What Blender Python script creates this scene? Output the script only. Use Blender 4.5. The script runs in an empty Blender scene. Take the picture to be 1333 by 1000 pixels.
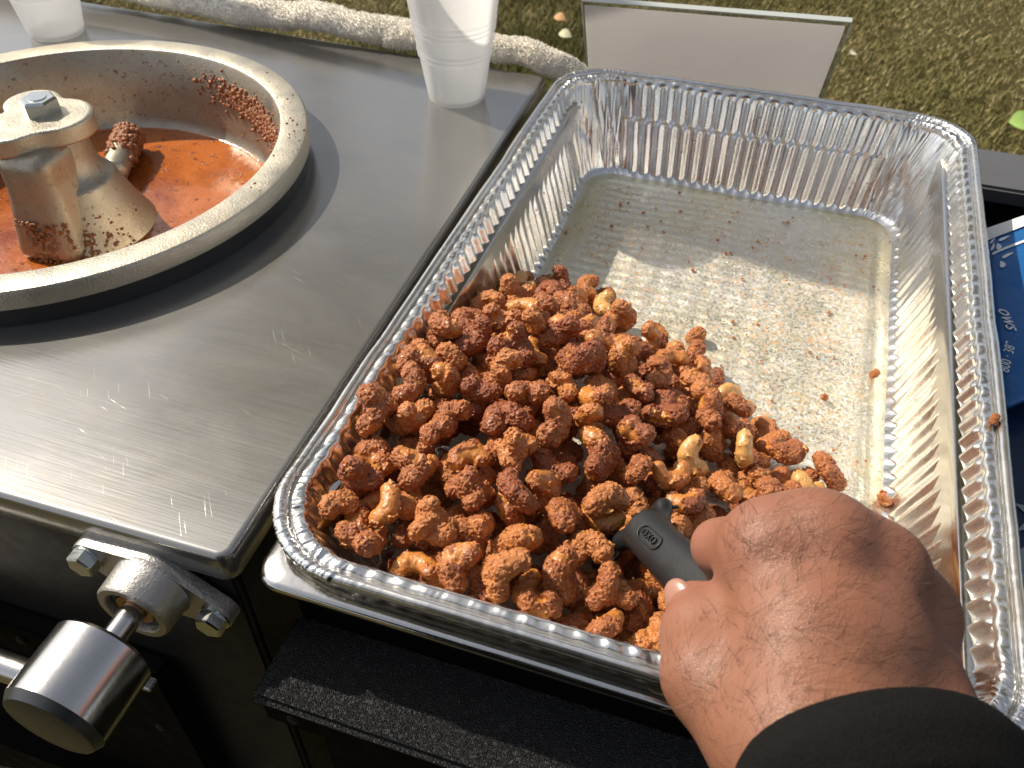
import bpy, bmesh, math, random
import numpy as np
from mathutils import Vector, Matrix, Euler

random.seed(7)
rng = np.random.default_rng(7)
C = bpy.context.scene.collection
scene = bpy.context.scene

# ------------------------------------------------------------------ camera
# The origin is the centre of the foil pan's rim (x across, y away, z up); the lawn lies 0.92 m below it.
cam_d = bpy.data.cameras.new('camera')
cam_d.sensor_width = 36.0
cam_d.lens = 30.6
cam_d.clip_start = 0.02
cam_d.clip_end = 400
cam_d.dof.use_dof = True
cam_d.dof.focus_distance = 0.43
cam_d.dof.aperture_fstop = 22
cam = bpy.data.objects.new('camera', cam_d)
cam.location = (0.0211, -0.4360, 0.3130)
cam.rotation_euler = (0.8074, -0.0049, 0.3225)
C.objects.link(cam)
scene.camera = cam

# ------------------------------------------------------------------ world and sun
SUN_AZ = math.atan2(-1.0, 0.187)          # clockwise from +y
SUN_EL = math.radians(44.5)
world = bpy.data.worlds.new('World')
scene.world = world
world.use_nodes = True
wn = world.node_tree
sky = wn.nodes.new('ShaderNodeTexSky')
sky.sky_type = 'NISHITA'
sky.sun_disc = False
sky.sun_elevation = SUN_EL
sky.sun_rotation = SUN_AZ % (2 * math.pi)
sky.air_density = 1.0
sky.dust_density = 2.0
sky.ozone_density = 1.0
hsv = wn.nodes.new('ShaderNodeHueSaturation')      # the camera's white balance leaves the sky nearly neutral
hsv.inputs['Saturation'].default_value = 0.45
wn.links.new(sky.outputs[0], hsv.inputs['Color'])
wn.links.new(hsv.outputs[0], wn.nodes['Background'].inputs[0])
wn.nodes['Background'].inputs[1].default_value = 0.120
sun_d = bpy.data.lights.new('sun', 'SUN')
sun_d.energy = 5.0
sun_d.angle = math.radians(0.5)
sun_d.color = (1.0, 0.90, 0.76)
sun = bpy.data.objects.new('sun', sun_d)
sdir = Vector((math.sin(SUN_AZ) * math.cos(SUN_EL), math.cos(SUN_AZ) * math.cos(SUN_EL), math.sin(SUN_EL)))
sun.rotation_euler = sdir.to_track_quat('Z', 'Y').to_euler()
sun.location = sdir * 5
C.objects.link(sun)

scene.view_settings.view_transform = 'Standard'
scene.view_settings.look = 'None'
scene.view_settings.exposure = 0.15
scene.view_settings.gamma = 1.0
scene.view_settings.use_curve_mapping = False
scene.render.engine = 'CYCLES'
scene.cycles.use_denoising = True
scene.cycles.max_bounces = 8
scene.cycles.caustics_reflective = True
scene.cycles.blur_glossy = 0.6
scene.cycles.sample_clamp_indirect = 4.0
scene.cycles.caustics_refractive = False

# ------------------------------------------------------------------ helpers
def tag(o, label=None, cat=None, group=None, kind=None):
    if label: o['label'] = label
    if cat: o['category'] = cat
    if group: o['group'] = group
    if kind: o['kind'] = kind
    return o

def empty(name, loc=(0, 0, 0)):
    o = bpy.data.objects.new(name, None)
    o.empty_display_size = 0.02
    o.location = loc
    C.objects.link(o)
    return o

def link(name, me, mat=None, parent=None, smooth=True):
    if mat is not None:
        me.materials.append(mat)
    if smooth:
        me.polygons.foreach_set('use_smooth', [True] * len(me.polygons))
    o = bpy.data.objects.new(name, me)
    C.objects.link(o)
    if parent is not None:
        o.parent = parent
        o.matrix_parent_inverse = Matrix.Translation(-Vector(parent.location))
    return o

def np_mesh(name, verts, faces, smooth=True):
    """verts (n,3) array; faces (m,k) int array, all the same size k."""
    verts = np.asarray(verts, np.float32); faces = np.asarray(faces, np.int32)
    me = bpy.data.meshes.new(name)
    me.vertices.add(len(verts)); me.vertices.foreach_set('co', verts.ravel())
    k = faces.shape[1]
    me.loops.add(faces.size); me.loops.foreach_set('vertex_index', faces.ravel())
    me.polygons.add(len(faces))
    me.polygons.foreach_set('loop_start', np.arange(0, faces.size, k, dtype=np.int32))
    me.polygons.foreach_set('loop_total', np.full(len(faces), k, np.int32))
    me.update(calc_edges=True)
    me.validate()
    return me

def bm_obj(name, bm, mat, parent=None, smooth=False, bevel=0, seg=2):
    if bevel:
        bmesh.ops.bevel(bm, geom=[e for e in bm.edges if e.is_manifold and e.calc_face_angle(0) > 0.5], offset=bevel, segments=seg, affect='EDGES', clamp_overlap=True)
    bmesh.ops.recalc_face_normals(bm, faces=bm.faces)
    me = bpy.data.meshes.new(name); bm.to_mesh(me); bm.free()
    o = link(name, me, mat, parent, smooth=False)
    if smooth or bevel:
        for p in me.polygons: p.use_smooth = True
        try:
            me.set_sharp_from_angle(angle=math.radians(38))
        except Exception:
            pass
    return o

def add_box(bm, c, s, rot=None):
    m = Matrix.Translation(c) @ (rot.to_4x4() if rot is not None else Matrix()) @ Matrix.Diagonal((s[0], s[1], s[2], 1))
    bmesh.ops.create_cube(bm, size=1.0, matrix=m)

def axis_frame(z, up=(0, 0, 1)):
    z = Vector(z).normalized(); up = Vector(up)
    if abs(z.dot(up.normalized())) > 0.99: up = Vector((1, 0, 0))
    x = up.cross(z).normalized(); y = z.cross(x)
    return Matrix((x, y, z)).transposed()

def lathe(bm, prof, seg=96, origin=(0, 0, 0), rot=None, closed=False, cap=False):
    """prof: list of (r, z)."""
    rings = []
    M = Matrix.Translation(origin) @ (rot.to_4x4() if rot is not None else Matrix())
    for (r, z) in prof:
        rings.append([bm.verts.new(M @ Vector((r * math.cos(2 * math.pi * i / seg), r * math.sin(2 * math.pi * i / seg), z))) for i in range(seg)])
    for a, b in zip(rings[:-1], rings[1:]):
        for i in range(seg):
            j = (i + 1) % seg
            bm.faces.new((a[i], a[j], b[j], b[i]))
    if cap:
        bm.faces.new(rings[0][::-1]); bm.faces.new(rings[-1])

def tube_pts(path, rad, seg=14):
    """numpy tube along path (n,3) with radius array; returns verts, quads."""
    path = np.asarray(path, float); n = len(path)
    rad = np.broadcast_to(np.asarray(rad, float), (n,))
    t = np.gradient(path, axis=0); t[0] = path[2] - path[0]; t[-1] = path[-1] - path[-3]; t /= np.linalg.norm(t, axis=1)[:, None]
    u = np.cross(t, [0.13, 0.2, 1.0]); u /= np.linalg.norm(u, axis=1)[:, None]
    v = np.cross(t, u)
    a = np.linspace(0, 2 * np.pi, seg, endpoint=False)
    V = path[:, None] + rad[:, None, None] * (np.cos(a)[None, :, None] * u[:, None] + np.sin(a)[None, :, None] * v[:, None])
    i, j = np.meshgrid(np.arange(n - 1), np.arange(seg), indexing='ij'); j2 = (j + 1) % seg
    F = np.stack([i * seg + j, i * seg + j2, (i + 1) * seg + j2, (i + 1) * seg + j], -1).reshape(-1, 4)
    return V.reshape(-1, 3), F

def hexhead(bm, origin, rot, r, h):
    prof = [(r, 0), (r, h * 0.86), (r * 0.86, h)]
    M = Matrix.Translation(origin) @ rot.to_4x4()
    rings = []
    for (rr, z) in prof:
        rings.append([bm.verts.new(M @ Vector((rr * math.cos(math.pi / 3 * i), rr * math.sin(math.pi / 3 * i), z))) for i in range(6)])
    for a, b in zip(rings[:-1], rings[1:]):
        for i in range(6):
            bm.faces.new((a[i], a[(i + 1) % 6], b[(i + 1) % 6], b[i]))
    bm.faces.new(rings[-1]); bm.faces.new(rings[0][::-1])

# ---- numpy noise and signed-distance shapes
LAT = rng.random((32, 32, 32)).astype(np.float32)
def vnoise(P, s, off=0.0):
    q = np.asarray(P, np.float32) * np.float32(s) + np.float32(off)
    i = np.floor(q).astype(np.int64); f = q - i; f = f * f * (3 - 2 * f)
    i0 = i & 31; i1 = (i + 1) & 31
    r = 0
    for dx in (0, 1):
        for dy in (0, 1):
            for dz in (0, 1):
                w = (f[..., 0] if dx else 1 - f[..., 0]) * (f[..., 1] if dy else 1 - f[..., 1]) * (f[..., 2] if dz else 1 - f[..., 2])
                r = r + w * LAT[(i1 if dx else i0)[..., 0], (i1 if dy else i0)[..., 1], (i1 if dz else i0)[..., 2]]
    return r - 0.5

def capsule(P, a, b, ra, rb):
    a = np.asarray(a, np.float32); b = np.asarray(b, np.float32); d = b - a
    t = np.clip(((P - a) @ d) / max(float(d @ d), 1e-12), 0, 1)
    return np.linalg.norm(P - a - t[..., None] * d, axis=-1) - (ra + (rb - ra) * t)

def ellip(P, c, ax, R):
    """ax: 3x3 rows = axes, R radii"""
    q = (P - np.asarray(c, np.float32)) @ np.asarray(ax, np.float32).T / np.asarray(R, np.float32)
    k = np.linalg.norm(q, axis=-1)
    return (k - 1) * min(R)

def smin(a, b, k):
    h = np.clip(k - np.abs(a - b), 0, None) / k
    return np.minimum(a, b) - h * h * k * 0.25

def surface_nets(f, lo, hi, h):
    lo = np.asarray(lo, float); hi = np.asarray(hi, float)
    n = np.ceil((hi - lo) / h).astype(int) + 1
    ax = [lo[k] + h * np.arange(n[k]) for k in range(3)]
    P = np.stack(np.meshgrid(*ax, indexing='ij'), -1).astype(np.float32)
    D = np.empty(n, np.float32)
    for i in range(0, n[0], 16):
        D[i:i + 16] = f(P[i:i + 16])
    S = D < 0
    cnt = np.zeros(n - 1, np.float32); acc = np.zeros(tuple(n - 1) + (3,), np.float32)
    I = np.stack(np.meshgrid(*[np.arange(m - 1) for m in n], indexing='ij'), -1).astype(np.float32)
    c = [(x, y, z) for x in (0, 1) for y in (0, 1) for z in (0, 1)]
    sl = lambda o: tuple(slice(o[k], n[k] - 1 + o[k]) for k in range(3))
    for a in c:
        for k in range(3):
            if a[k] == 0:
                b = list(a); b[k] = 1
                da, db = D[sl(a)], D[sl(b)]
                m = (da < 0) != (db < 0)
                t = np.where(m, da / np.where(m, da - db, 1), 0)
                p = np.zeros(acc.shape, np.float32); p[..., :] = a; p[..., k] += t
                acc += np.where(m[..., None], p, 0); cnt += m
    act = cnt > 0
    idx = -np.ones(n - 1, np.int64); idx[act] = np.arange(act.sum())
    V = (I[act] + acc[act] / cnt[act][:, None]) * h + lo
    F = []
    for k in range(3):
        u, v = [(1, 2), (2, 0), (0, 1)][k]
        sa = [slice(1, m - 1) for m in n]; sb = [slice(1, m - 1) for m in n]
        sa[k] = slice(0, n[k] - 1); sb[k] = slice(1, n[k])
        A, B = S[tuple(sa)], S[tuple(sb)]
        ii = np.argwhere(A != B)
        fl = A[A != B]
        o = np.ones(3, int); o[k] = 0
        base = ii + o
        def at(du, dv):
            q = base.copy(); q[:, u] -= du; q[:, v] -= dv
            return idx[q[:, 0], q[:, 1], q[:, 2]]
        q = np.stack([at(1, 1), at(0, 1), at(0, 0), at(1, 0)], 1)
        q[~fl] = q[~fl][:, ::-1]
        F.append(q)
    return V, np.concatenate(F)

def set_attr(me, name, vals):
    a = me.attributes.new(name, 'FLOAT', 'POINT')
    a.data.foreach_set('value', np.asarray(vals, np.float32))

# ------------------------------------------------------------------ materials
class NT:
    """small wrapper for node trees"""
    def __init__(self, name):
        self.m = bpy.data.materials.new(name); self.m.use_nodes = True
        self.t = self.m.node_tree; self.b = self.t.nodes['Principled BSDF']
    def n(self, typ, **kw):
        x = self.t.nodes.new(typ)
        for k, v in kw.items(): setattr(x, k, v)
        return x
    def l(self, a, b): self.t.links.new(a, b)
    def set(self, **kw):
        for k, v in kw.items():
            k = k.replace('_', ' ')
            s = self.b.inputs[k]
            if isinstance(v, (int, float)) or isinstance(v, tuple): 
                s.default_value = (v + (1,)) if isinstance(v, tuple) and len(v) == 3 and s.type == 'RGBA' else v
            else: self.l(v, s)
        return self
    def coord(self, scale=(1, 1, 1), kind='Object', rot=(0, 0, 0)):
        c = self.n('ShaderNodeTexCoord'); mp = self.n('ShaderNodeMapping')
        mp.inputs['Scale'].default_value = scale
        src = c.outputs[kind]
        if any(rot):
            rt = self.n('ShaderNodeMapping'); rt.inputs['Rotation'].default_value = rot
            self.l(src, rt.inputs[0]); src = rt.outputs[0]
        self.l(src, mp.inputs[0]); return mp.outputs[0]
    def noise(self, scale, detail=4, rough=0.55, vec=None, dist=0.0):
        x = self.n('ShaderNodeTexNoise'); x.inputs['Scale'].default_value = scale; x.inputs['Detail'].default_value = detail
        x.inputs['Roughness'].default_value = rough; x.inputs['Distortion'].default_value = dist
        self.l(vec if vec is not None else self.coord(), x.inputs['Vector']); return x.outputs['Fac']
    def voro(self, scale, vec=None, feature='F1', out='Distance'):
        x = self.n('ShaderNodeTexVoronoi'); x.feature = feature; x.inputs['Scale'].default_value = scale
        self.l(vec if vec is not None else self.coord(), x.inputs['Vector']); return x.outputs[out]
    def ramp(self, fac, stops):
        r = self.n('ShaderNodeValToRGB'); e = r.color_ramp.elements
        while len(e) < len(stops): e.new(0.5)
        for q, (p, col) in zip(e, stops):
            q.position = p; q.color = (col, col, col, 1) if isinstance(col, (int, float)) else tuple(col) + (1,)
        self.l(fac, r.inputs[0]); return r.outputs[0]
    def mix(self, fac, a, b, mode='MIX'):
        x = self.n('ShaderNodeMix', data_type='RGBA', blend_type=mode)
        for s, v in ((x.inputs[0], fac), (x.inputs[6], a), (x.inputs[7], b)):
            if isinstance(v, (int, float)): s.default_value = v
            elif isinstance(v, tuple): s.default_value = v + (1,) if len(v) == 3 else v
            else: self.l(v, s)
        return x.outputs[2]
    def math(self, op, a, b=0.0, clamp=False):
        x = self.n('ShaderNodeMath', operation=op); x.use_clamp = clamp
        for s, v in ((x.inputs[0], a), (x.inputs[1], b)):
            if isinstance(v, (int, float)): s.default_value = v
            else: self.l(v, s)
        return x.outputs[0]
    def bump(self, h, dist=0.001, strength=1.0, normal=None):
        x = self.n('ShaderNodeBump'); x.inputs['Distance'].default_value = dist; x.inputs['Strength'].default_value = strength
        self.l(h, x.inputs['Height'])
        if normal is not None: self.l(normal, x.inputs['Normal'])
        self.l(x.outputs[0], self.b.inputs['Normal']); return x.outputs[0]
    def attr(self, name):
        x = self.n('ShaderNodeAttribute'); x.attribute_name = name; return x.outputs['Fac']
    def objrand(self):
        return self.n('ShaderNodeObjectInfo').outputs['Random']

def simple(name, col, rough=0.5, metal=0.0, var=0.15, bscale=300, bdist=0.0, spec=0.5):
    t = NT(name)
    f = t.noise(40, 5)
    c = t.mix(f, tuple(x * (1 - var) for x in col), tuple(min(1, x * (1 + var)) for x in col))
    t.set(Base_Color=c, Metallic=metal, Specular_IOR_Level=spec)
    t.set(Roughness=t.ramp(t.noise(90, 4), [(0.3, max(0.02, rough * 0.8)), (0.7, min(1, rough * 1.2))]))
    if bdist: t.bump(t.noise(bscale, 4), bdist)
    return t.m

def m_foil(name, specks=0.5, rough=0.2):
    t = NT(name)
    sp = t.math('MULTIPLY', t.ramp(t.voro(140), [(0.10, 1.0), (0.2, 0.0)]), t.ramp(t.noise(30, 3), [(0.52, 0.0), (0.62, specks)]))
    film = t.ramp(t.noise(14, 4), [(0.35, 0.0), (0.8, 1.0)])
    c = t.mix(film, (0.86, 0.86, 0.85), (0.70, 0.65, 0.56))
    c = t.mix(sp, c, (0.28, 0.10, 0.04))
    met = t.math('SUBTRACT', 1.0, t.math('ADD', sp, t.math('MULTIPLY', film, 0.16), True), True)
    t.set(Base_Color=c, Metallic=met, Roughness=t.ramp(t.noise(35, 5), [(0.3, rough * 0.75), (0.75, rough * 1.5)]))
    h = t.math('ADD', t.noise(120, 4), t.math('MULTIPLY', t.noise(900, 3), 0.12))
    t.bump(h, 0.00035, 0.6)
    return t.m
M_FOIL = m_foil('pressed_foil', 0.6, 0.23)
M_FOIL_RIM = m_foil('rim_foil', 0.1, 0.21)

def m_foil_floor():
    t = NT('sugar_dusted_foil')
    co = t.coord()
    gr = t.noise(560, 4, 0.75, co)
    patch = t.noise(38, 4, 0.6, co)
    dust = t.math('MULTIPLY', t.ramp(gr, [(0.42, 0.0), (0.54, 1.0)]), t.ramp(patch, [(0.25, 0.45), (0.6, 1.0)]))
    edge = t.attr('groove')
    dust = t.math('MULTIPLY', dust, t.math('SUBTRACT', 1.0, t.math('MULTIPLY', edge, 0.8)))
    orange = t.math('MULTIPLY', t.ramp(t.noise(230, 4, 0.7, co), [(0.55, 0.0), (0.63, 1.0)]), t.ramp(t.noise(26, 4, 0.6, co), [(0.42, 0.1), (0.62, 1.0)]))
    yel = t.ramp(t.noise(360, 3, 0.65, co), [(0.48, 0.0), (0.60, 1.0)])
    dcol = t.mix(yel, (0.74, 0.73, 0.71), (0.68, 0.58, 0.34))
    dcol = t.mix(orange, dcol, (0.62, 0.30, 0.09))
    film = t.ramp(t.noise(11, 4, 0.6, co), [(0.3, 0.25), (0.62, 1.0)])
    c = t.mix(dust, t.mix(film, (0.88, 0.88, 0.87), (0.84, 0.765, 0.50)), dcol)
    c = t.mix(t.math('MULTIPLY', orange, 0.65), c, (0.55, 0.24, 0.07))
    met = t.math('SUBTRACT', 1.0, t.math('ADD', t.math('MULTIPLY', dust, 0.85), t.math('MULTIPLY', orange, 0.6), True), True)
    t.set(Base_Color=c, Metallic=met, Roughness=t.ramp(patch, [(0.3, 0.24), (0.7, 0.36)]))
    h = t.math('ADD', t.math('MULTIPLY', gr, 0.6), t.noise(160, 4, 0.55, co))
    t.bump(h, 0.0009, 0.8)
    return t.m
M_FLOOR = m_foil_floor()

def m_steel():
    t = NT('brushed_steel')
    br = t.noise(1.0, 4, 0.6, t.coord((14, 900, 14)))
    br2 = t.noise(1.0, 3, 0.6, t.coord((5, 260, 5), rot=(0, 0, 0.06)))
    smear = t.noise(9, 5, 0.6, t.coord((1, 2.2, 1)), 0.6)
    smear2 = t.noise(60, 4, 0.6)
    def scr(rot, sc, lo):
        a = t.noise(1.0, 2, 0.5, t.coord((sc, 1500, sc), rot=(0, 0, rot)))
        b = t.noise(34, 2, 0.5, t.coord((1, 1, 1), rot=(0, 0, rot)))
        return t.math('MULTIPLY', t.ramp(a, [(lo, 0.0), (lo + 0.05, 1.0)]), t.ramp(b, [(0.55, 0.0), (0.65, 1.0)]))
    s = t.math('ADD', scr(0.9, 22, 0.68), scr(-0.75, 30, 0.685), True)
    s = t.math('ADD', s, scr(0.3, 26, 0.685), True)
    c = t.mix(smear, (0.33, 0.323, 0.308), (0.42, 0.41, 0.388))
    c = t.mix(t.ramp(smear2, [(0.5, 0.0), (0.75, 0.35)]), c, (0.44, 0.40, 0.31))
    c = t.mix(t.math('MULTIPLY', s, 0.4), c, (0.80, 0.79, 0.75))
    rg = t.math('ADD', t.ramp(smear, [(0.25, 0.155), (0.75, 0.225)]), t.math('MULTIPLY', br, 0.06))
    t.set(Base_Color=c, Metallic=0.80, Roughness=rg, Anisotropic=0.3)
    h = t.math('ADD', t.math('MULTIPLY', br, 0.5), t.math('ADD', t.math('MULTIPLY', br2, 0.5), t.math('MULTIPLY', s, 0.30)))
    t.bump(h, 0.00007, 1.0)
    return t.m
M_STEEL = m_steel()

def m_cast(name, col, stain=0.5):
    t = NT(name)
    st = t.math('MULTIPLY', t.ramp(t.noise(22, 6, 0.65), [(0.45, 0.0), (0.75, 1.0)]), stain)
    spk = t.math('MULTIPLY', t.ramp(t.noise(210, 4, 0.65), [(0.60, 0.0), (0.70, 1.0)]), stain)
    c = t.mix(t.noise(70, 5), tuple(x * 0.85 for x in col), col)
    c = t.mix(st, c, (0.42, 0.30, 0.18)); c = t.mix(spk, c, (0.22, 0.10, 0.04))
    t.set(Base_Color=c, Metallic=t.math('SUBTRACT', 0.9, t.math('ADD', t.math('MULTIPLY', st, 0.4), t.math('MULTIPLY', spk, 0.7), True), True),
          Roughness=t.ramp(t.noise(50, 5), [(0.3, 0.34), (0.7, 0.5)]))
    t.bump(t.math('ADD', t.noise(700, 3), t.math('MULTIPLY', t.noise(120, 4), 0.8)), 0.0005, 0.6)
    return t.m
M_CAST = m_cast('cast_aluminium', (0.62, 0.565, 0.45), 0.16)
M_CAST_IN = m_cast('sugared_aluminium', (0.46, 0.42, 0.345), 0.85)
M_BEAR = m_cast('bearing_casting', (0.50, 0.48, 0.45), 0.12)
M_CHROME = simple('polished_steel', (0.62, 0.60, 0.57), 0.20, 1.0, 0.08, 500, 0.00005)
M_ZINC = simple('zinc_bolt', (0.60, 0.62, 0.60), 0.24, 1.0, 0.12, 500, 0.0001)
M_PANST = simple('hotel_pan_steel', (0.66, 0.64, 0.60), 0.16, 1.0, 0.06, 300, 0.00005)
M_BRONZE = simple('bronze_bush', (0.45, 0.24, 0.12), 0.35, 1.0)
M_BAND = simple('blackened_band', (0.035, 0.035, 0.035), 0.42, 0.3, 0.3, 300, 0.0002)
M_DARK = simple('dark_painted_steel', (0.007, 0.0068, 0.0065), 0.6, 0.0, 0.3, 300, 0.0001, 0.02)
M_FACE = simple('shade_toned_steel', (0.030, 0.028, 0.026), 0.40, 0.22, 0.15, 300, 0.0001, 0.03)  # near-black base carries the shade and dark reflections of the steel panels
M_RAILGREY = simple('grey_painted_metal', (0.115, 0.117, 0.122), 0.42, 0.2, 0.12, 500, 0.0001)

def m_grit():
    t = NT('black_grit')
    co = t.coord()
    v = t.voro(1500, co); g = t.noise(800, 3, 0.6, co)
    c = t.mix(t.ramp(t.noise(700, 2, 0.5, co), [(0.55, 0.0), (0.7, 1.0)]), (0.006, 0.006, 0.0065), (0.06, 0.06, 0.064))  # pale specks paint the grit's glints into its colour
    t.set(Base_Color=c, Roughness=t.ramp(g, [(0.3, 0.22), (0.7, 0.5)]))
    t.bump(t.math('ADD', v, t.math('MULTIPLY', g, 0.7)), 0.0009, 1.0)
    return t.m
M_GRIT = m_grit()

def m_nut():
    t = NT('candied_nut')
    cr = t.attr('crust'); oi = t.n('ShaderNodeObjectInfo'); sep = t.n('ShaderNodeSeparateColor'); t.l(oi.outputs['Color'], sep.inputs[0])
    rnd = sep.outputs[0]; lite = sep.outputs[1]; pale = sep.outputs[2]
    f = t.noise(260, 5, 0.65); f2 = t.noise(900, 3, 0.6)
    crust = t.mix(t.ramp(f, [(0.35, 0.0), (0.68, 1.0)]), (0.285, 0.065, 0.011), (0.55, 0.190, 0.044))
    crust = t.mix(t.ramp(f2, [(0.58, 0.0), (0.72, 0.6)]), crust, (0.74, 0.38, 0.13))  # lighter grains: sugar glints painted into the crust colour
    crust = t.mix(t.math('MULTIPLY', rnd, 0.75), crust, (0.27, 0.062, 0.011))
    crust = t.mix(t.math('MULTIPLY', lite, 0.55), crust, (0.62, 0.235, 0.055))
    bare = t.mix(t.noise(70, 4), (0.60, 0.26, 0.055), (0.50, 0.17, 0.030))
    bare = t.mix(t.ramp(t.noise(420, 4), [(0.50, 0.0), (0.64, 0.8)]), bare, (0.40, 0.125, 0.030))
    bare = t.mix(t.math('MULTIPLY', pale, 0.75), bare, (0.72, 0.41, 0.13))
    t.set(Base_Color=t.mix(t.ramp(cr, [(0.25, 0.0), (0.6, 1.0)]), bare, crust))
    gl = t.ramp(t.noise(1400, 2, 0.5), [(0.35, 0.16), (0.65, 0.55)])
    t.set(Roughness=gl, Specular_IOR_Level=0.7, Coat_Weight=0.15, Coat_Roughness=0.15, Subsurface_Weight=0.18, Subsurface_Radius=(0.004, 0.0016, 0.0005), Subsurface_Scale=1.0)
    h = t.math('MULTIPLY', t.math('ADD', f2, t.math('MULTIPLY', t.noise(1900, 2), 0.5)), t.math('ADD', cr, 0.35))
    t.bump(h, 0.0008, 1.0)
    return t.m
M_NUT = m_nut()
M_CRUST = None
def m_crust():
    t = NT('sugar_crust')
    f = t.noise(300, 5, 0.65)
    t.set(Base_Color=t.mix(f, (0.25, 0.075, 0.025), (0.50, 0.22, 0.10)), Roughness=0.4)
    t.bump(t.noise(800, 4), 0.0012, 1.0)
    return t.m
M_CRUST = m_crust()

def m_syrup():
    t = NT('brown_sugar_syrup')
    co = t.coord()
    spk = t.ramp(t.noise(170, 4, 0.6, co), [(0.60, 0.0), (0.68, 1.0)])
    big = t.ramp(t.noise(16, 5, 0.65, co), [(0.33, 0.0), (0.62, 1.0)])
    c = t.mix(big, (0.20, 0.038, 0.006), (0.46, 0.125, 0.018))
    c = t.mix(spk, c, (0.20, 0.05, 0.012))
    t.set(Base_Color=c, Roughness=t.ramp(t.noise(60, 4, 0.6, co), [(0.4, 0.12), (0.7, 0.3)]), Coat_Weight=0.5, Coat_Roughness=0.06)
    t.bump(t.math('ADD', t.noise(80, 4, 0.6, co), t.math('MULTIPLY', spk, 0.6)), 0.0016, 0.7)
    return t.m
M_SYRUP = m_syrup()

def m_skin():
    t = NT('skin')
    f = t.noise(70, 5, 0.6); g = t.noise(22, 4)
    c = t.mix(f, (0.235, 0.101, 0.059), (0.280, 0.123, 0.074))
    c = t.mix(t.ramp(g, [(0.45, 0.0), (0.7, 0.35)]), c, (0.275, 0.108, 0.068))
    c = t.mix(t.math('MULTIPLY', t.attr('pink'), 0.55), c, (0.33, 0.140, 0.098))
    t.set(Base_Color=c, Roughness=0.46, Specular_IOR_Level=0.4, Subsurface_Weight=0.18, Subsurface_Radius=(0.006, 0.0022, 0.0011), Subsurface_Scale=1.0)
    cre = t.voro(900, t.coord((1, 1.6, 1)), 'DISTANCE_TO_EDGE')
    h = t.math('ADD', t.math('MULTIPLY', t.ramp(cre, [(0.0, 0.0), (0.18, 1.0)]), 0.5), t.math('ADD', t.math('MULTIPLY', t.noise(240, 4), 0.6), t.math('MULTIPLY', t.noise(1100, 3), 0.5)))
    t.bump(h, 0.00017, 0.6)
    return t.m
M_SKIN = m_skin()
M_HAIR = simple('dark_arm_hair', (0.030, 0.017, 0.010), 0.6, 0, .15, 300, 0, 0.1)
M_HAIRL = simple('fair_arm_hair', (0.26, 0.16, 0.09), 0.5, 0, .15, 300, 0, 0.2)
def m_cloth():
    t = NT('black_fleece')
    co = t.coord()
    t.set(Base_Color=t.mix(t.noise(500, 3, 0.6, co), (0.006, 0.006, 0.006), (0.012, 0.0115, 0.011)), Roughness=0.9, Specular_IOR_Level=0.08)
    t.bump(t.math('ADD', t.noise(1400, 3, 0.6, co), t.noise(60, 3, 0.5, co)), 0.0008, 0.7)
    return t.m
M_CLOTH = m_cloth()
M_RUBBER = simple('black_handle_rubber', (0.012, 0.0122, 0.013), 0.42, 0.0, 0.15, 900, 0.00012)
M_PLASTIC = simple('black_gloss_plastic', (0.014, 0.014, 0.015), 0.2, 0.0, 0.15, 200, 0.0001)

def m_cup():
    t = NT('frosted_plastic')
    out = t.t.nodes['Material Output']
    t.set(Base_Color=(0.86, 0.87, 0.88), Roughness=0.22, Specular_IOR_Level=0.5)
    tr = t.n('ShaderNodeBsdfTranslucent'); tr.inputs[0].default_value = (0.95, 0.95, 0.94, 1)
    mx = t.n('ShaderNodeMixShader'); mx.inputs[0].default_value = 0.72
    tp = t.n('ShaderNodeBsdfTransparent'); tp.inputs[0].default_value = (0.95, 0.95, 0.95, 1)
    mx2 = t.n('ShaderNodeMixShader'); mx2.inputs[0].default_value = 0.44
    t.l(t.b.outputs[0], mx.inputs[1]); t.l(tr.outputs[0], mx.inputs[2])
    t.l(mx.outputs[0], mx2.inputs[1]); t.l(tp.outputs[0], mx2.inputs[2])
    t.l(mx2.outputs[0], out.inputs[0])
    return t.m
M_CUP = m_cup()

def m_acrylic():
    t = NT('clear_acrylic')
    out = t.t.nodes['Material Output']
    tp = t.n('ShaderNodeBsdfTransparent'); tp.inputs[0].default_value = (0.93, 0.94, 0.93, 1)
    gl = t.n('ShaderNodeBsdfGlossy'); gl.inputs['Roughness'].default_value = 0.12
    lw = t.n('ShaderNodeLayerWeight'); lw.inputs[0].default_value = 0.5
    fr = t.math('ADD', t.math('MULTIPLY', t.math('POWER', lw.outputs['Facing'], 4.0), 0.6), 0.04, True)
    mx = t.n('ShaderNodeMixShader')
    t.l(fr, mx.inputs[0]); t.l(tp.outputs[0], mx.inputs[1]); t.l(gl.outputs[0], mx.inputs[2])
    t.l(mx.outputs[0], out.inputs[0])
    return t.m
M_ACRYL = m_acrylic()
M_EDGE = simple('bright_acrylic_edge', (0.56, 0.60, 0.57), 0.2, 0.0, 0.05)
def m_paper():
    t = NT('grey_paper'); out = t.t.nodes['Material Output']
    t.set(Base_Color=t.mix(t.noise(14, 4), (0.76, 0.74, 0.74), (0.82, 0.80, 0.80)), Roughness=0.5)
    tr = t.n('ShaderNodeBsdfTranslucent'); tr.inputs[0].default_value = (0.95, 0.90, 0.90, 1)
    mx = t.n('ShaderNodeMixShader'); mx.inputs[0].default_value = 0.6
    t.l(t.b.outputs[0], mx.inputs[1]); t.l(tr.outputs[0], mx.inputs[2]); t.l(mx.outputs[0], out.inputs[0])
    t.bump(t.noise(40, 3), 0.0004)
    return t.m
M_PAPER = m_paper()
M_WHITEP = simple('white_paper', (0.78, 0.76, 0.71), 0.7, 0.0, 0.05, 200, 0.0002)
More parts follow.
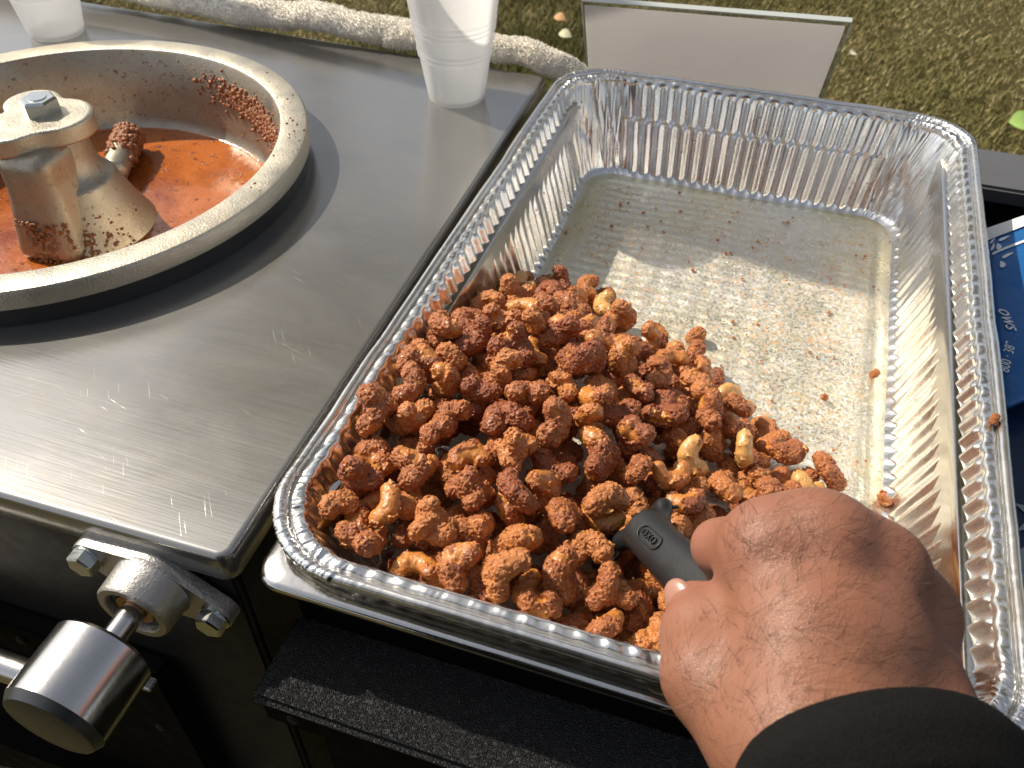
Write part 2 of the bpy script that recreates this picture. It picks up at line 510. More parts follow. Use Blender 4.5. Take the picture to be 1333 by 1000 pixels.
M_BLUE = simple('blue_printed_paper', (0.012, 0.115, 0.34), 0.35, 0.0, 0.10, 60, 0.0006)
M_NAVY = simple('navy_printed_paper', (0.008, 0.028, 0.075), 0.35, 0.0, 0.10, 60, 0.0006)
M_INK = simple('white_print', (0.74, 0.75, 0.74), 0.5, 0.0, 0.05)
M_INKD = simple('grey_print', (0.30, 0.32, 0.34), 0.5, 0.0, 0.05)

def m_towel():
    t = NT('terry_cotton')
    t.set(Base_Color=t.mix(t.noise(60, 4), (0.80, 0.73, 0.61), (0.88, 0.83, 0.72)), Roughness=0.95, Specular_IOR_Level=0.1, Sheen_Weight=0.3)
    t.bump(t.voro(330), 0.0008, 0.6)
    return t.m
M_TOWEL = m_towel()

def m_ground():
    t = NT('thatch_and_soil')
    co = t.coord()
    f = t.noise(1.3, 5, 0.6, co); g = t.noise(45, 5, 0.7, co)
    c = t.mix(t.ramp(f, [(0.35, 0.0), (0.65, 1.0)]), (0.085, 0.072, 0.026), (0.155, 0.118, 0.055))
    c = t.mix(g, c, (0.10, 0.09, 0.03))
    t.set(Base_Color=c, Roughness=0.95, Specular_IOR_Level=0.1)
    t.bump(g, 0.03, 1.0)
    return t.m
def m_blade():
    t = NT('dry_grass')
    r = t.attr('tone')
    c = t.ramp(r, [(0.0, (0.085, 0.085, 0.022)), (0.45, (0.17, 0.155, 0.048)), (0.75, (0.29, 0.235, 0.10)), (1.0, (0.46, 0.38, 0.20))])
    t.set(Base_Color=c, Roughness=0.7, Specular_IOR_Level=0.2)
    return t.m

# ================================================================== GROUND
GZ = -0.92
gm = np_mesh('lawn', [(-60, -60, GZ), (60, -60, GZ), (60, 90, GZ), (-60, 90, GZ)], [(0, 1, 2, 3)])
tag(link('lawn', gm, m_ground(), smooth=False), kind='structure')

def build_grass():
    n = 300000
    x = rng.uniform(-3.6, 2.0, n); y = rng.uniform(1.7, 4.4, n)
    P = np.stack([x, y, np.zeros(n)], 1)
    dens = vnoise(P, 1.1, 3) + 0.6 * vnoise(P, 4.5, 9)
    keep = dens + 0.75 > rng.random(n) * 1.1
    x, y, dens = x[keep], y[keep], dens[keep]; n = len(x)
    L = rng.uniform(0.018, 0.055, n) * (0.8 + dens)
    az = rng.uniform(0, 6.283, n); lean = rng.uniform(0.25, 1.35, n)
    d = np.stack([np.cos(az) * np.sin(lean), np.sin(az) * np.sin(lean), np.cos(lean)], 1)
    w = np.stack([-np.sin(az), np.cos(az), np.zeros(n)], 1) * rng.uniform(0.0012, 0.0026, n)[:, None]
    b = np.stack([x, y, np.full(n, GZ)], 1)
    V = np.stack([b - w, b + w, b + d * L[:, None]], 1).reshape(-1, 3)
    me = np_mesh('grass', V, np.arange(3 * n).reshape(-1, 3))
    tone = np.clip(0.42 - 0.9 * dens + rng.normal(0, 0.22, n) + 0.25 * (rng.random(n) < 0.12), 0, 1)
    set_attr(me, 'tone', np.repeat(tone, 3))
    o = link('grass', me, m_blade(), smooth=False)
    tag(o, 'short dry olive and tan grass covering the lawn', 'grass', kind='stuff')
build_grass()

def leaf(loc, size, rz, col, label, name='fallen_leaf'):
    n = 9; V = []; F = []
    for i in range(n):
        t = i / (n - 1); w = 0.42 * math.sin(math.pi * t ** 0.8) + 0.01
        z = 0.12 * math.sin(math.pi * t)
        V += [(t - .5, -w, z + .16 * w), (t - .5, 0, z), (t - .5, w, z + .2 * w)]
    for i in range(n - 1):
        a = 3 * i
        F += [(a, a + 3, a + 4, a + 1), (a + 1, a + 4, a + 5, a + 2)]
    V = np.array(V) * size
    R = np.array(Euler((0.35, 0.15, rz)).to_matrix())
    V = V @ R.T + np.array(loc)
    o = link(name, np_mesh(name, V, F), simple('leaf_' + str(rz), col, 0.6), smooth=True)
    tag(o, label, 'leaf', 'leaves fallen on the lawn')
leaf((0.676, 2.21, GZ + .06), 0.085, 0.3, (0.30, 0.46, 0.12), 'bright green leaf on the grass right of the foil pan, above the grey counter rail')
leaf((-0.735, 2.415, GZ + .05), 0.048, 0.1, (0.62, 0.58, 0.36), 'pale cream leaf on the grass between the tall cup and the sign holder')
leaf((-0.793, 2.55, GZ + .05), 0.046, 0.0, (0.60, 0.33, 0.15), 'small orange leaf on the grass just behind the pale cream leaf')
leaf((0.195, 2.57, GZ + .055), 0.03, 1.0, (0.70, 0.66, 0.50), 'tiny pale leaf on the grass touching the right edge of the sign holder')

# ================================================================== ROASTER CABINET
ZT = -0.004
KC = Vector((-0.447, -0.0200, 0)); KR = 0.1700
FR = Vector((-0.1645, -0.2665)); RR = Vector((-0.1735, 0.2420))   # front right and rear right top corners
FL = Vector((-0.860, -0.2790)); RL = Vector((-0.860, 0.2600))
cab = empty('roaster_cabinet', (-0.5, 0, -0.45))
tag(cab, 'brushed stainless steel roaster cabinet holding the sunken round kettle', 'machine')

def cabinet_top():
    rad = 0.007
    def fillet(p, a, b, r, n=7):
        da = (a - p).normalized(); db = (b - p).normalized()
        ang = math.acos(da.dot(db)); t = r / math.tan(ang / 2)
        c = p + (da + db).normalized() * (r / math.sin(ang / 2))
        s, e = p + da * t, p + db * t
        out = []
        for i in range(n):
            q = s.lerp(e, i / (n - 1)); out.append(c + (q - c).normalized() * r)
        return out
    path = fillet(FL, RL, FR, rad) + fillet(FR, FL, RR, rad) + fillet(RR, FR, RL, rad) + fillet(RL, RR, FL, rad)
    n = len(path)
    cen = Vector((-0.5, 0))
    # rounded lip profile: offset inwards, z
    er = 0.0035
    prof = [(er * (1 - math.sin(a)), ZT - er * (1 - math.cos(a))) for a in np.linspace(0, math.pi / 2, 6)] + [(0.0, ZT - 0.017), (0.0008, ZT - 0.018), (0.003, ZT - 0.018)]
    bm = bmesh.new(); rings = []
    for (off, z) in prof:
        ring = []
        for i, p in enumerate(path):
            tdir = (path[(i + 1) % n] - path[i - 1]).normalized()
            nrm = Vector((-tdir.y, tdir.x))
            if nrm.dot(cen - p) < 0: nrm = -nrm
            q = p + nrm * off
            ring.append(bm.verts.new((q.x, q.y, z)))
        rings.append(ring)
    for a, b in zip(rings[:-1], rings[1:]):
        for i in range(n):
            bm.faces.new((a[i], a[(i + 1) % n], b[(i + 1) % n], b[i]))
    hole = [bm.verts.new((KC.x + (KR - 0.006) * math.cos(t), KC.y + (KR - 0.006) * math.sin(t), ZT)) for t in np.linspace(0, 2 * math.pi, 128, endpoint=False)]
    es = [bm.edges.new((hole[i], hole[(i + 1) % 128])) for i in range(128)]
    eo = [e for e in bm.edges if e.verts[0] in set(rings[0]) and e.verts[1] in set(rings[0])]
    bmesh.ops.triangle_fill(bm, use_beauty=True, use_dissolve=False, edges=es + eo)
    o = bm_obj('top_panel', bm, M_STEEL, cab)
    for p in o.data.polygons: p.use_smooth = len(p.vertices) == 4
cabinet_top()
def quad_panel(name, a, b, z0, z1, th, mat, parent):
    bm = bmesh.new(); a = Vector(a); b = Vector(b)
    d = (b - a).normalized(); nr = Vector((d.y, -d.x))
    add_box(bm, ((a.x + b.x) / 2 - nr.x * th / 2, (a.y + b.y) / 2 - nr.y * th / 2, (z0 + z1) / 2), ((b - a).length, th, z1 - z0),
            Matrix.Rotation(math.atan2(d.y, d.x), 3, 'Z'))
    return bm_obj(name, bm, mat, parent, bevel=0.0012)
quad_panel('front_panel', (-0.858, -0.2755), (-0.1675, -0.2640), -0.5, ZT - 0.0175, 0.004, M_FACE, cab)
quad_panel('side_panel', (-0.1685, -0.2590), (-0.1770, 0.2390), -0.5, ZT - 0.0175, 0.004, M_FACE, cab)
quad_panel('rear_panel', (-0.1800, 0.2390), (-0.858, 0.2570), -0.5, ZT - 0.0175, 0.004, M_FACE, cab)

# lower housing, with its screws, and the tube in front
low = empty('lower_housing', (-0.5, -0.27, -0.5))
tag(low, 'dark steel drive housing below the front of the roaster, its corner behind the round knob', 'housing')
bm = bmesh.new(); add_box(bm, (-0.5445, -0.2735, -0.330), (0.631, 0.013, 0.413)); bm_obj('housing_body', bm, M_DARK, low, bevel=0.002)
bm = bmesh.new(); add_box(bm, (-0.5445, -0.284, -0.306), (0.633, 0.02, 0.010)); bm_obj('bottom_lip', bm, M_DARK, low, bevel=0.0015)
bm = bmesh.new(); add_box(bm, (-0.2335, -0.2835, -0.1245), (0.010, 0.007, 0.003)); bm_obj('corner_tab', bm, M_ZINC, low, bevel=0.0006)
RX = Matrix.Rotation(math.pi / 2, 3, 'X')       # local z -> -y
scr_me = None
for (x, z) in ((-0.3222, -0.1350), (-0.249, -0.194), (-0.40, -0.137), (-0.33, -0.26)):
    if scr_me is None:
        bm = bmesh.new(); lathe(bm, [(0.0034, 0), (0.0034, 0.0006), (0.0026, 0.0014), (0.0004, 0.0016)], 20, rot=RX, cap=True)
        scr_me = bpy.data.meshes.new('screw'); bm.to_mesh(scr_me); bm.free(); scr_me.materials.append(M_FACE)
    s = bpy.data.objects.new('screw', scr_me); s.location = (x, -0.2800, z); C.objects.link(s)
    s.parent = low; s.matrix_parent_inverse = Matrix.Translation(-Vector(low.location))
bm = bmesh.new(); V, F = tube_pts([(-0.86, -0.298, -0.128), (-0.60, -0.298, -0.128), (-0.300, -0.298, -0.128), (-0.2855, -0.298, -0.128), (-0.2850, -0.298, -0.128)], [.0085, .0085, .0085, .0085, .001], 24)
o = link('tube_rail', np_mesh('tube_rail', V, F), M_CHROME); bm.free()
tag(o, 'bright horizontal metal tube behind the round knob at the left edge', 'rail')
th = np.linspace(0, 1, 30)
V, F = tube_pts(np.stack([-0.46 + 0.17 * th, -0.335 + 0.02 * th, -0.232 - 0.012 * np.sin(th * 3.1)], 1), 0.004, 12)
o = link('hose', np_mesh('hose', V, F), simple('beige_rubber_hose', (0.20, 0.17, 0.13), 0.5))
tag(o, 'beige hose curving along the bottom left corner below the knob', 'hose')

# ================================================================== BEARING, SHAFT AND KNOB
BX, BZ, FY = -0.2073, -0.0345, -0.2660
be = empty('flange_bearing', (BX, FY, BZ))
tag(be, 'cast two bolt flange bearing on the front face of the steel cabinet', 'bearing')
tilt = math.radians(-17)
def hull2(pts):
    pts = sorted(set(pts)); 
    def half(ps):
        h = []
        for p in ps:
            while len(h) >= 2 and (h[-1][0]-h[-2][0])*(p[1]-h[-2][1])-(h[-1][1]-h[-2][1])*(p[0]-h[-2][0]) <= 0: h.pop()
            h.append(p)
        return h
    a = half(pts); b = half(pts[::-1]); return a[:-1] + b[:-1]
pts = []
for (cx, r) in ((0, 0.0195), (-0.0325, 0.0085), (0.0325, 0.0085)):
    for k in range(36):
        a = k * math.pi / 18
        x, z = cx + r * math.cos(a), r * math.sin(a)
        pts.append((round(BX + x * math.cos(tilt) - z * math.sin(tilt), 6), round(BZ + x * math.sin(tilt) + z * math.cos(tilt), 6)))
hp = hull2(pts)
bm = bmesh.new()
a = [bm.verts.new((x, FY, z)) for x, z in hp]; b = [bm.verts.new((x, FY - 0.0075, z)) for x, z in hp]
for i in range(len(hp)):
    bm.faces.new((a[i], a[(i + 1) % len(hp)], b[(i + 1) % len(hp)], b[i]))
bm.faces.new(b); bm.faces.new(a[::-1])
bm_obj('flange', bm, M_BEAR, be, bevel=0.0012)
bm = bmesh.new(); lathe(bm, [(0.0205, 0.006), (0.0188, 0.009), (0.0182, 0.0215), (0.0172, 0.0228), (0.0140, 0.0228), (0.0134, 0.0222), (0.0130, 0.016), (0.0085, 0.016)], 64, (BX, FY, BZ), RX)
bm_obj('bearing_housing', bm, M_BEAR, be, smooth=True)
bm = bmesh.new(); lathe(bm, [(0.0128, 0.0162), (0.0126, 0.0195), (0.0098, 0.0196), (0.0098, 0.0164)], 48, (BX, FY, BZ), RX)
bm_obj('bearing_seal', bm, M_BAND, be, smooth=True)
bm = bmesh.new(); lathe(bm, [(0.0096, 0.0164), (0.0094, 0.0206), (0.0076, 0.0208), (0.0060, 0.0204)], 48, (BX, FY, BZ), RX)
bm_obj('inner_ring', bm, M_BRONZE, be, smooth=True)
for sx in (-0.0325, 0.0325):
    o3 = Vector((BX + sx * math.cos(tilt), FY - 0.0075, BZ + sx * math.sin(tilt)))
    bm = bmesh.new(); lathe(bm, [(0.0078, 0), (0.0078, 0.0013), (0.003, 0.0013)], 32, o3, RX, cap=True)
    hexhead(bm, o3 + Vector((0, -0.0013, 0)), RX @ Matrix.Rotation(0.35, 3, 'Z'), 0.0073, 0.0058)
    bm_obj('bolt', bm, M_ZINC, be)
kn = empty('tilt_knob', (BX, -0.32, BZ))
tag(kn, 'shiny cylindrical metal knob on a short shaft sticking out of the bearing', 'knob')
bm = bmesh.new(); lathe(bm, [(0.0058, 0.012), (0.0058, 0.05)], 40, (BX, FY, BZ), RX); bm_obj('shaft', bm, M_CHROME, kn, smooth=True)
bm = bmesh.new(); lathe(bm, [(0.0060, 0.0405), (0.0205, 0.0405), (0.0228, 0.0425), (0.0228, 0.0740)], 80, (BX, FY, BZ), RX); bm_obj('knob_body', bm, M_CHROME, kn, smooth=True)
bm = bmesh.new(); lathe(bm, [(0.0228, 0.0740), (0.0205, 0.0780), (0.0200, 0.0782), (0.0001, 0.0782)], 80, (BX, FY, BZ), RX); bm_obj('knob_face', bm, simple('blued_steel', (0.10, 0.105, 0.11), 0.35, 0.8), kn, smooth=True)

# ================================================================== KETTLE
ke = empty('kettle', (KC.x, KC.y, -0.05))
tag(ke, 'round cast aluminium kettle with a wide pale rim, sunk in the steel cabinet', 'kettle')
bm = bmesh.new(); lathe(bm, [(0.1712, 0.0085), (0.1722, 0.0095), (0.1722, 0.0185), (0.1706, 0.0208), (0.1690, 0.0212), (0.1545, 0.0212), (0.1530, 0.0206)], 160, KC)
bm_obj('rim', bm, M_CAST, ke, smooth=True)
bm = bmesh.new(); lathe(bm, [(0.1530, 0.0206), (0.1518, 0.0190), (0.1475, -0.0150), (0.1450, -0.0340), (0.1425, -0.0410), (0.1385, -0.0445), (0.1340, -0.0455), (0.02, -0.0455)], 160, KC)
bm_obj('bowl', bm, M_CAST_IN, ke, smooth=True)
bm = bmesh.new(); lathe(bm, [(0.1712, 0.0085), (0.1700, 0.0080), (0.1695, ZT - 0.0006), (0.1640, ZT - 0.0006)], 160, KC)
bm_obj('outer_band', bm, M_BAND, ke, smooth=True)

def lumps(pts, rad, h, name, parent, kindstuff=True, mat=None):
    """joined crust of many small overlapping grains"""
    ico = bmesh.new(); bmesh.ops.create_icosphere(ico, subdivisions=1, radius=1.0)
    iv = np.array([v.co for v in ico.verts]); fi = np.array([[v.index for v in f.verts] for f in ico.faces]); ico.free()
    V = []; F = []
    for k, (p, r) in enumerate(zip(pts, rad)):
        s = rng.uniform(0.5, 1.45, (len(iv), 1)) * r
        V.append(iv * s * np.array([1, 1, h]) + p); F.append(fi + k * len(iv))
    me = np_mesh(name, np.concatenate(V), np.concatenate(F))
    o = link(name, me, mat or M_CRUST, parent)
    if kindstuff: o['kind'] = 'stuff'
    return o
# crust of sugar on the lit part of the inner wall
th = rng.normal(math.radians(57), math.radians(11), 900); zz = rng.normal(0.0, 0.0055, 900) - 0.006 - 0.010 * (math.radians(57) - th)
th2 = rng.uniform(math.radians(20), math.radians(115), 260); zz2 = rng.uniform(-0.036, 0.016, 260)
th = np.clip(np.r_[th, th2], math.radians(20), math.radians(150)); zz = np.clip(np.r_[zz, zz2], -0.036, 0.016)
rr = 0.1514 - (0.019 - zz) * (0.0043 / 0.034)
pts = np.stack([KC.x + rr * np.cos(th), KC.y + rr * np.sin(th), zz], 1)
rad = np.r_[rng.uniform(0.0008, 0.0021, 900), rng.uniform(0.0003, 0.0008, 260)]
lumps(pts, rad, 1.0, 'sugar_crust', ke)
# grains scattered on the rim
th = rng.normal(math.radians(28), math.radians(14), 60); rr = rng.uniform(0.1545, 0.170, 60); th[22:] = th[:38]; rr[22:] = rr[:38] * 0.999
lumps(np.stack([KC.x + rr * np.cos(th), KC.y + rr * np.sin(th), np.full(60, 0.0214)], 1), 0.0002 + 0.0010 * rng.random(60) ** 3, 0.6, 'rim_grains', ke)

bm = bmesh.new(); lathe(bm, [(0.1408, -0.0415), (0.1395, -0.0424), (0.138, -0.0426), (0.10, -0.0426), (0.0001, -0.0426)], 120, KC)
o = bm_obj('syrup', bm, M_SYRUP, smooth=True)
tag(o, 'glossy orange brown sugar syrup lying in the bottom of the kettle', 'syrup', kind='stuff')

# ---- stirrer in the middle of the kettle
stx = empty('kettle_stirrer', (KC.x, KC.y, -0.043))
tag(stx, 'cast metal stirrer standing in the middle of the kettle with a hex bolt on top', 'stirrer')
HC = Vector((-0.440, -0.0220, 0))
def hub_sdf(P):
    d = capsule(P, (HC.x, HC.y, -0.020), (HC.x, HC.y, 0.028), 0.0225, 0.0195)
    # skirt
    r = np.hypot(P[..., 0] - HC.x, P[..., 1] - HC.y)
    sk = np.maximum((r - (0.050 - 0.55 * (P[..., 2] + 0.048))) * 0.85, P[..., 2] + 0.006)
    d = smin(d, sk, 0.022)
    d = np.maximum(d, -0.050 - P[..., 2])
    return np.maximum(d, P[..., 2] - 0.030)
V, F = surface_nets(hub_sdf, (HC.x - .066, HC.y - .066, -0.054), (HC.x + .066, HC.y + .066, 0.036), 0.0018)
link('hub', np_mesh('hub', V, F), M_CAST_IN, stx)
fd = Vector((0.12, -0.99, 0)).normalized(); fp = Vector((-fd.y, fd.x, 0))
def fin_sdf(P):
    q = P - np.array([HC.x, HC.y, 0], np.float32)
    u = q @ np.array(fd, np.float32); v = q @ np.array(fp, np.float32); z = q[..., 2]
    lean = 0.10 * (0.02 - z)
    dx = np.abs(u - 0.022 - lean * 0.6) - (0.021 + 0.10 * np.clip(-z, 0, .05)); dy = np.abs(v + 0.001) - (0.0180 + 0.12 * np.clip(0.01 - z, 0, 0.06)); dz = np.abs(z + 0.006) - 0.038
    r = 0.009
    dd = np.stack([dx + r, dy + r, dz + r], -1)
    return np.linalg.norm(np.clip(dd, 0, None), axis=-1) + np.clip(dd.max(-1), None, 0) - r
V, F = surface_nets(fin_sdf, (HC.x - .075, HC.y - .085, -0.050), (HC.x + .05, HC.y + .05, 0.038), 0.0016)
link('fin', np_mesh('fin', V, F), M_CAST_IN, stx)
# cap: two overlapping discs and a waist
CZ0, CZ1 = 0.0300, 0.0430
def cap_sdf(P):
    a = np.hypot(P[..., 0] - (HC.x + 0.005), P[..., 1] - (HC.y + 0.002)) - 0.0235
    b = np.hypot(P[..., 0] - (HC.x - 0.012), P[..., 1] - (HC.y - 0.021)) - 0.0215
    c = np.hypot(P[..., 0] - (HC.x - 0.022), P[..., 1] - (HC.y + 0.012)) - 0.0185
    d = smin(smin(a, b, 0.010), c, 0.006)
    dz = np.abs(P[..., 2] - (CZ0 + CZ1) / 2) - (CZ1 - CZ0) / 2
    r = 0.0016; dd = np.stack([d + r, dz + r], -1)
    return np.linalg.norm(np.clip(dd, 0, None), axis=-1) + np.clip(dd.max(-1), None, 0) - r
V, F = surface_nets(cap_sdf, (HC.x - .06, HC.y - .06, 0.026), (HC.x + .045, HC.y + .045, 0.047), 0.0010)
link('cap', np_mesh('cap', V, F), M_CAST, stx)
bm = bmesh.new(); bo = Vector((-0.4445, -0.0205, CZ1))
hexhead(bm, bo, Matrix.Rotation(0.5, 3, 'Z'), 0.0120, 0.0100); lathe(bm, [(0.0062, 0.0100), (0.0058, 0.0106), (0.0001, 0.0106)], 32, bo)
bm_obj('bolt', bm, M_ZINC, stx)
n = 500
th = rng.normal(-1.35, 0.5, n); z = rng.uniform(-0.043, -0.012, n)
rr = np.where(np.abs(th + 1.45) < 0.45, 0.047 + 0.18 * np.clip(-z - .01, 0, .05) * 0.5, 0.050 - 0.55 * (z + 0.048)) + 0.0005
lumps(np.stack([HC.x + rr * np.cos(th), HC.y + rr * np.sin(th), z], 1), rng.uniform(0.0005, 0.0016, n), 1.0, 'sugar_crust', stx)
rodA, rodB = np.array([-0.452, 0.028, -0.031]), np.array([-0.4755, 0.080, -0.030])
t_ = np.linspace(0, 1, 16)
V, F = tube_pts(np.concatenate([[rodA], rodA + (rodB - rodA) * t_[:, None], [rodB]]), np.r_[0.0004, np.full(16, 0.0098), 0.0004], 28)
ro = link('scraper_rod', np_mesh('scraper_rod', V, F), M_CAST, stx)
n = 420; t = rng.beta(2.2, 1.2, n) * 0.75 + 0.28; a = rng.uniform(0, 6.28, n)
dv = (rodB - rodA) / np.linalg.norm(rodB - rodA); u = np.cross(dv, [0, 0, 1]); v = np.cross(u, dv)
pts = rodA + (rodB - rodA) * t[:, None] + 0.0102 * (np.cos(a)[:, None] * u + np.sin(a)[:, None] * v)
cr_ = lumps(pts, rng.uniform(0.001, 0.0030, n), 1.0, 'sugar_crust', None)
cr_.parent = ro

# ================================================================== COUNTER AND STEEL TRAY
CT = -0.0690
ct = empty('serving_counter', (0.05, 0, -0.45))
tag(ct, 'black grit topped serving counter carrying the foil pan', 'counter')
def slab(name, x0, x1, y0, y1, z0, z1, mat, bev=0.002):
    bm = bmesh.new(); add_box(bm, ((x0 + x1) / 2, (y0 + y1) / 2, (z0 + z1) / 2), (x1 - x0, y1 - y0, z1 - z0))
    return bm_obj(name, bm, mat, ct, bevel=bev)
slab('front_ledge', -0.1525, 0.60, -0.2935, -0.246, CT - 0.006, CT, M_GRIT, 0.0025)
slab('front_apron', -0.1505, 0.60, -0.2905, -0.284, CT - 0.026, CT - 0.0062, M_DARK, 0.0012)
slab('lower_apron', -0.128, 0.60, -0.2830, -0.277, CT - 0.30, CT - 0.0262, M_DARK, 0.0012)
slab('shade_sheet', -0.1500, 0.150, -0.2475, -0.2462, CT - 0.001, -0.0215, M_DARK, 0.0004)  # added dark sheets stand in for the shade below the tray rim
slab('shade_sheet', -0.1500, -0.1488, -0.2460, 0.246, CT - 0.001, -0.0215, M_DARK, 0.0004)
slab('side_strip', 0.150, 0.168, -0.246, 0.288, CT - 0.006, CT, M_DARK, 0.001)
slab('rear_strip', -0.1525, 0.60, 0.2885, 0.3560, -0.079, -0.064, M_RAILGREY, 0.0025)
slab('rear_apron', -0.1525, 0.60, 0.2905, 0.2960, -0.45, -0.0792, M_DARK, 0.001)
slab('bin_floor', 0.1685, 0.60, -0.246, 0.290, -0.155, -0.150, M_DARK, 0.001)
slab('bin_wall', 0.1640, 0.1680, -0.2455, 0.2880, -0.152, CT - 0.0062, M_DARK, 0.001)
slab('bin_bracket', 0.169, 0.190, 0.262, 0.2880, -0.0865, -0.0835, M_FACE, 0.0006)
for x in (-0.134, 0.08):
    s = bpy.data.objects.new('screw', scr_me); s.location = (x, -0.2905, CT - 0.016); C.objects.link(s)
    s.parent = ct; s.matrix_parent_inverse = Matrix.Translation(-Vector(ct.location))

def rrect(a, b, r, ns, nc, nl):
    """rounded rectangle, counter-clockwise from the lower left; positions, outward normals, corner weight, side id, local parameter"""
    P = []; N = []; W = []; S = []; U = []
    def line(p, q, n, nr, sid):
        for i in range(n):
            t = i / n; P.append((p[0] + (q[0] - p[0]) * t, p[1] + (q[1] - p[1]) * t)); N.append(nr); W.append(0); S.append(sid); U.append(t)
    def arc(c, a0, sid):
        for i in range(nc):
            t = i / nc; an = a0 + t * math.pi / 2
            P.append((c[0] + r * math.cos(an), c[1] + r * math.sin(an))); N.append((math.cos(an), math.sin(an))); W.append(1); S.append(sid); U.append(t)
    line((-a + r, -b), (a - r, -b), ns, (0, -1), 0); arc((a - r, -b + r), -math.pi / 2, 4)
    line((a, -b + r), (a, b - r), nl, (1, 0), 1); arc((a - r, b - r), 0, 5)
    line((a - r, b), (-a + r, b), ns, (0, 1), 2); arc((-a + r, b - r), math.pi / 2, 6)
    line((-a, b - r), (-a, -b + r), nl, (-1, 0), 3); arc((-a + r, -b + r), math.pi, 7)
    return np.array(P), np.array(N), np.array(W, float), np.array(S), np.array(U)
def ring_quads(n, m):
    i, j = np.meshgrid(np.arange(m - 1), np.arange(n), indexing='ij'); j2 = (j + 1) % n
    return np.stack([i * n + j, i * n + j2, (i + 1) * n + j2, (i + 1) * n + j], -1).reshape(-1, 4)

tr = empty('steel_tray', (0, 0, -0.08))
tag(tr, 'polished stainless steel steam tray under the foil pan, its corner showing at the front left', 'tray')
def tray_rings(prof, name):
    V = []
    for (off, z, r) in prof:
        P, *_ = rrect(0.1575 - off, 0.2655 - off, r, 2, 14, 2)
        V.append(np.c_[P, np.full(len(P), z)])
    n = len(V[0])
    link(name, np_mesh(name, np.concatenate(V), ring_quads(n, len(V))), M_PANST, tr)
tray_rings([(0.0012, -0.0205, .0125), (0.0, -0.0200, .0135), (0.0, -0.0178, .0135), (0.0012, -0.0163, .013), (0.003, -0.0158, .0125), (0.0065, -0.0150, .011), (0.0095, -0.0146, .010), (0.0145, -0.0150, .010), (0.0158, -0.0160, .010)], 'tray_rim')
tray_rings([(0.0158, -0.0160, .010), (0.0175, -0.020, .012), (0.022, -0.085, .02), (0.026, -0.0885, .025), (0.06, -0.0890, .03), (0.155, -0.0892, .001)], 'tray_body')

# ================================================================== FOIL PAN
fo = empty('foil_pan', (0, 0, -0.0747))
tag(fo, 'deep rectangular aluminium foil pan with a ribbed rim, half full of candied nuts', 'pan')
A, B, D = 0.162, 0.2635, 0.0747
NS, NC, NL = 260, 130, 420
T_F = [(0.0048, -0.0012), (0.0054, -0.0020), (0.0060, -0.0018), (0.0066, -0.0006), (0.0076, 0.0000), (0.0088, 0.0003), (0.0100, 0.0004), (0.0110, 0.0003), (0.0118, -0.0002), (0.0124, -0.0012), (0.0129, -0.0026)]
def corner_r(off): return 0.046 - 0.55 * off
_, _, CW, SID, UU = rrect(A, B, corner_r(0), NS, NC, NL)
NP = len(CW)
# running length along the outer edge
P0, N0, *_ = rrect(A, B, corner_r(0), NS, NC, NL)
seg = np.linalg.norm(np.roll(P0, -1, 0) - P0, axis=1); SL = np.concatenate([[0], np.cumsum(seg)[:-1]])
# smooth corner weight
cw = CW.copy()
for _ in range(3): cw = np.convolve(np.r_[cw[-15:], cw, cw[:15]], np.ones(31) / 31, 'valid')
def n1(s, sc, off=0): return vnoise(np.stack([s * sc, np.full_like(s, off * 1.7 + 0.37), np.full_like(s, off + .11)], -1), 1.0)
FL_P = 0.0117
def ridge(x): return 1 - 2 * np.abs(x) / 0.5
V = []
for k, (off, z) in enumerate(T_F):
    P, N, *_ = rrect(A - off, B - off, corner_r(off), NS, NC, NL)
    v = k / (len(T_F) - 1); bell = math.sin(math.pi * np.clip((off - 0.0058) / 0.0072, 0, 1)) ** 0.7
    ph = 2 * np.pi * (SL + 0.16 * (off - 0.009) * 4) / FL_P
    rib = np.clip(np.sin(ph) * 1.5, -1, 1) * 0.00036 * (1 + 1.4 * n1(SL, 60, 21)) + ridge(n1(SL, 330, 22)) * 0.00016
    ple = (ridge(n1(SL + off * .35, 240, 1)) * 0.0011 + ridge(n1(SL - off * .25, 460, 2)) * 0.0007) - 0.0005
    dz = bell * (rib * (1 - cw) + ple * cw)
    wob = n1(SL, 45, 3) * 0.0012
    dn = wob * 0.5 + (0.0004 * np.sin(ph) * (1 - cw) + 0.0012 * ridge(n1(SL, 300, 5)) * cw) * max(0, (off - 0.0115) / 0.0014)
    V.append(np.c_[P + N * dn[:, None], z + dz + wob])
flV = V[-1].copy()
link('flange', np_mesh('flange', np.concatenate(V), ring_quads(NP, len(V))), M_FOIL_RIM, fo)
# rolled edge
V = []
for k in range(12):
    a = math.pi * 1.75 * k / 11 - math.pi * 0.45
    rad = 0.0026
    off = 0.0026 + rad * math.cos(a) * -1; z = -0.0008 + rad * math.sin(a)
    off = 0.0026 - rad * math.cos(a + math.pi) * -1
    P, N, *_ = rrect(A - off, B - off, corner_r(off), NS, NC, NL)
    cr = (ridge(n1(SL + 0.004 * math.sin(a), 520, 7)) * 0.00055 + n1(SL, 900, 8) * 0.0005) * cw + n1(SL + k * .0007, 350, 9) * 0.00022
    wob = n1(SL, 45, 3) * 0.0012
    V.append(np.c_[P + N * (cr * math.cos(a) + wob * 0.5)[:, None], z + wob + cr * math.sin(a)])
link('rolled_edge', np_mesh('rolled_edge', np.concatenate(V), ring_quads(NP, len(V))), M_FOIL_RIM, fo)
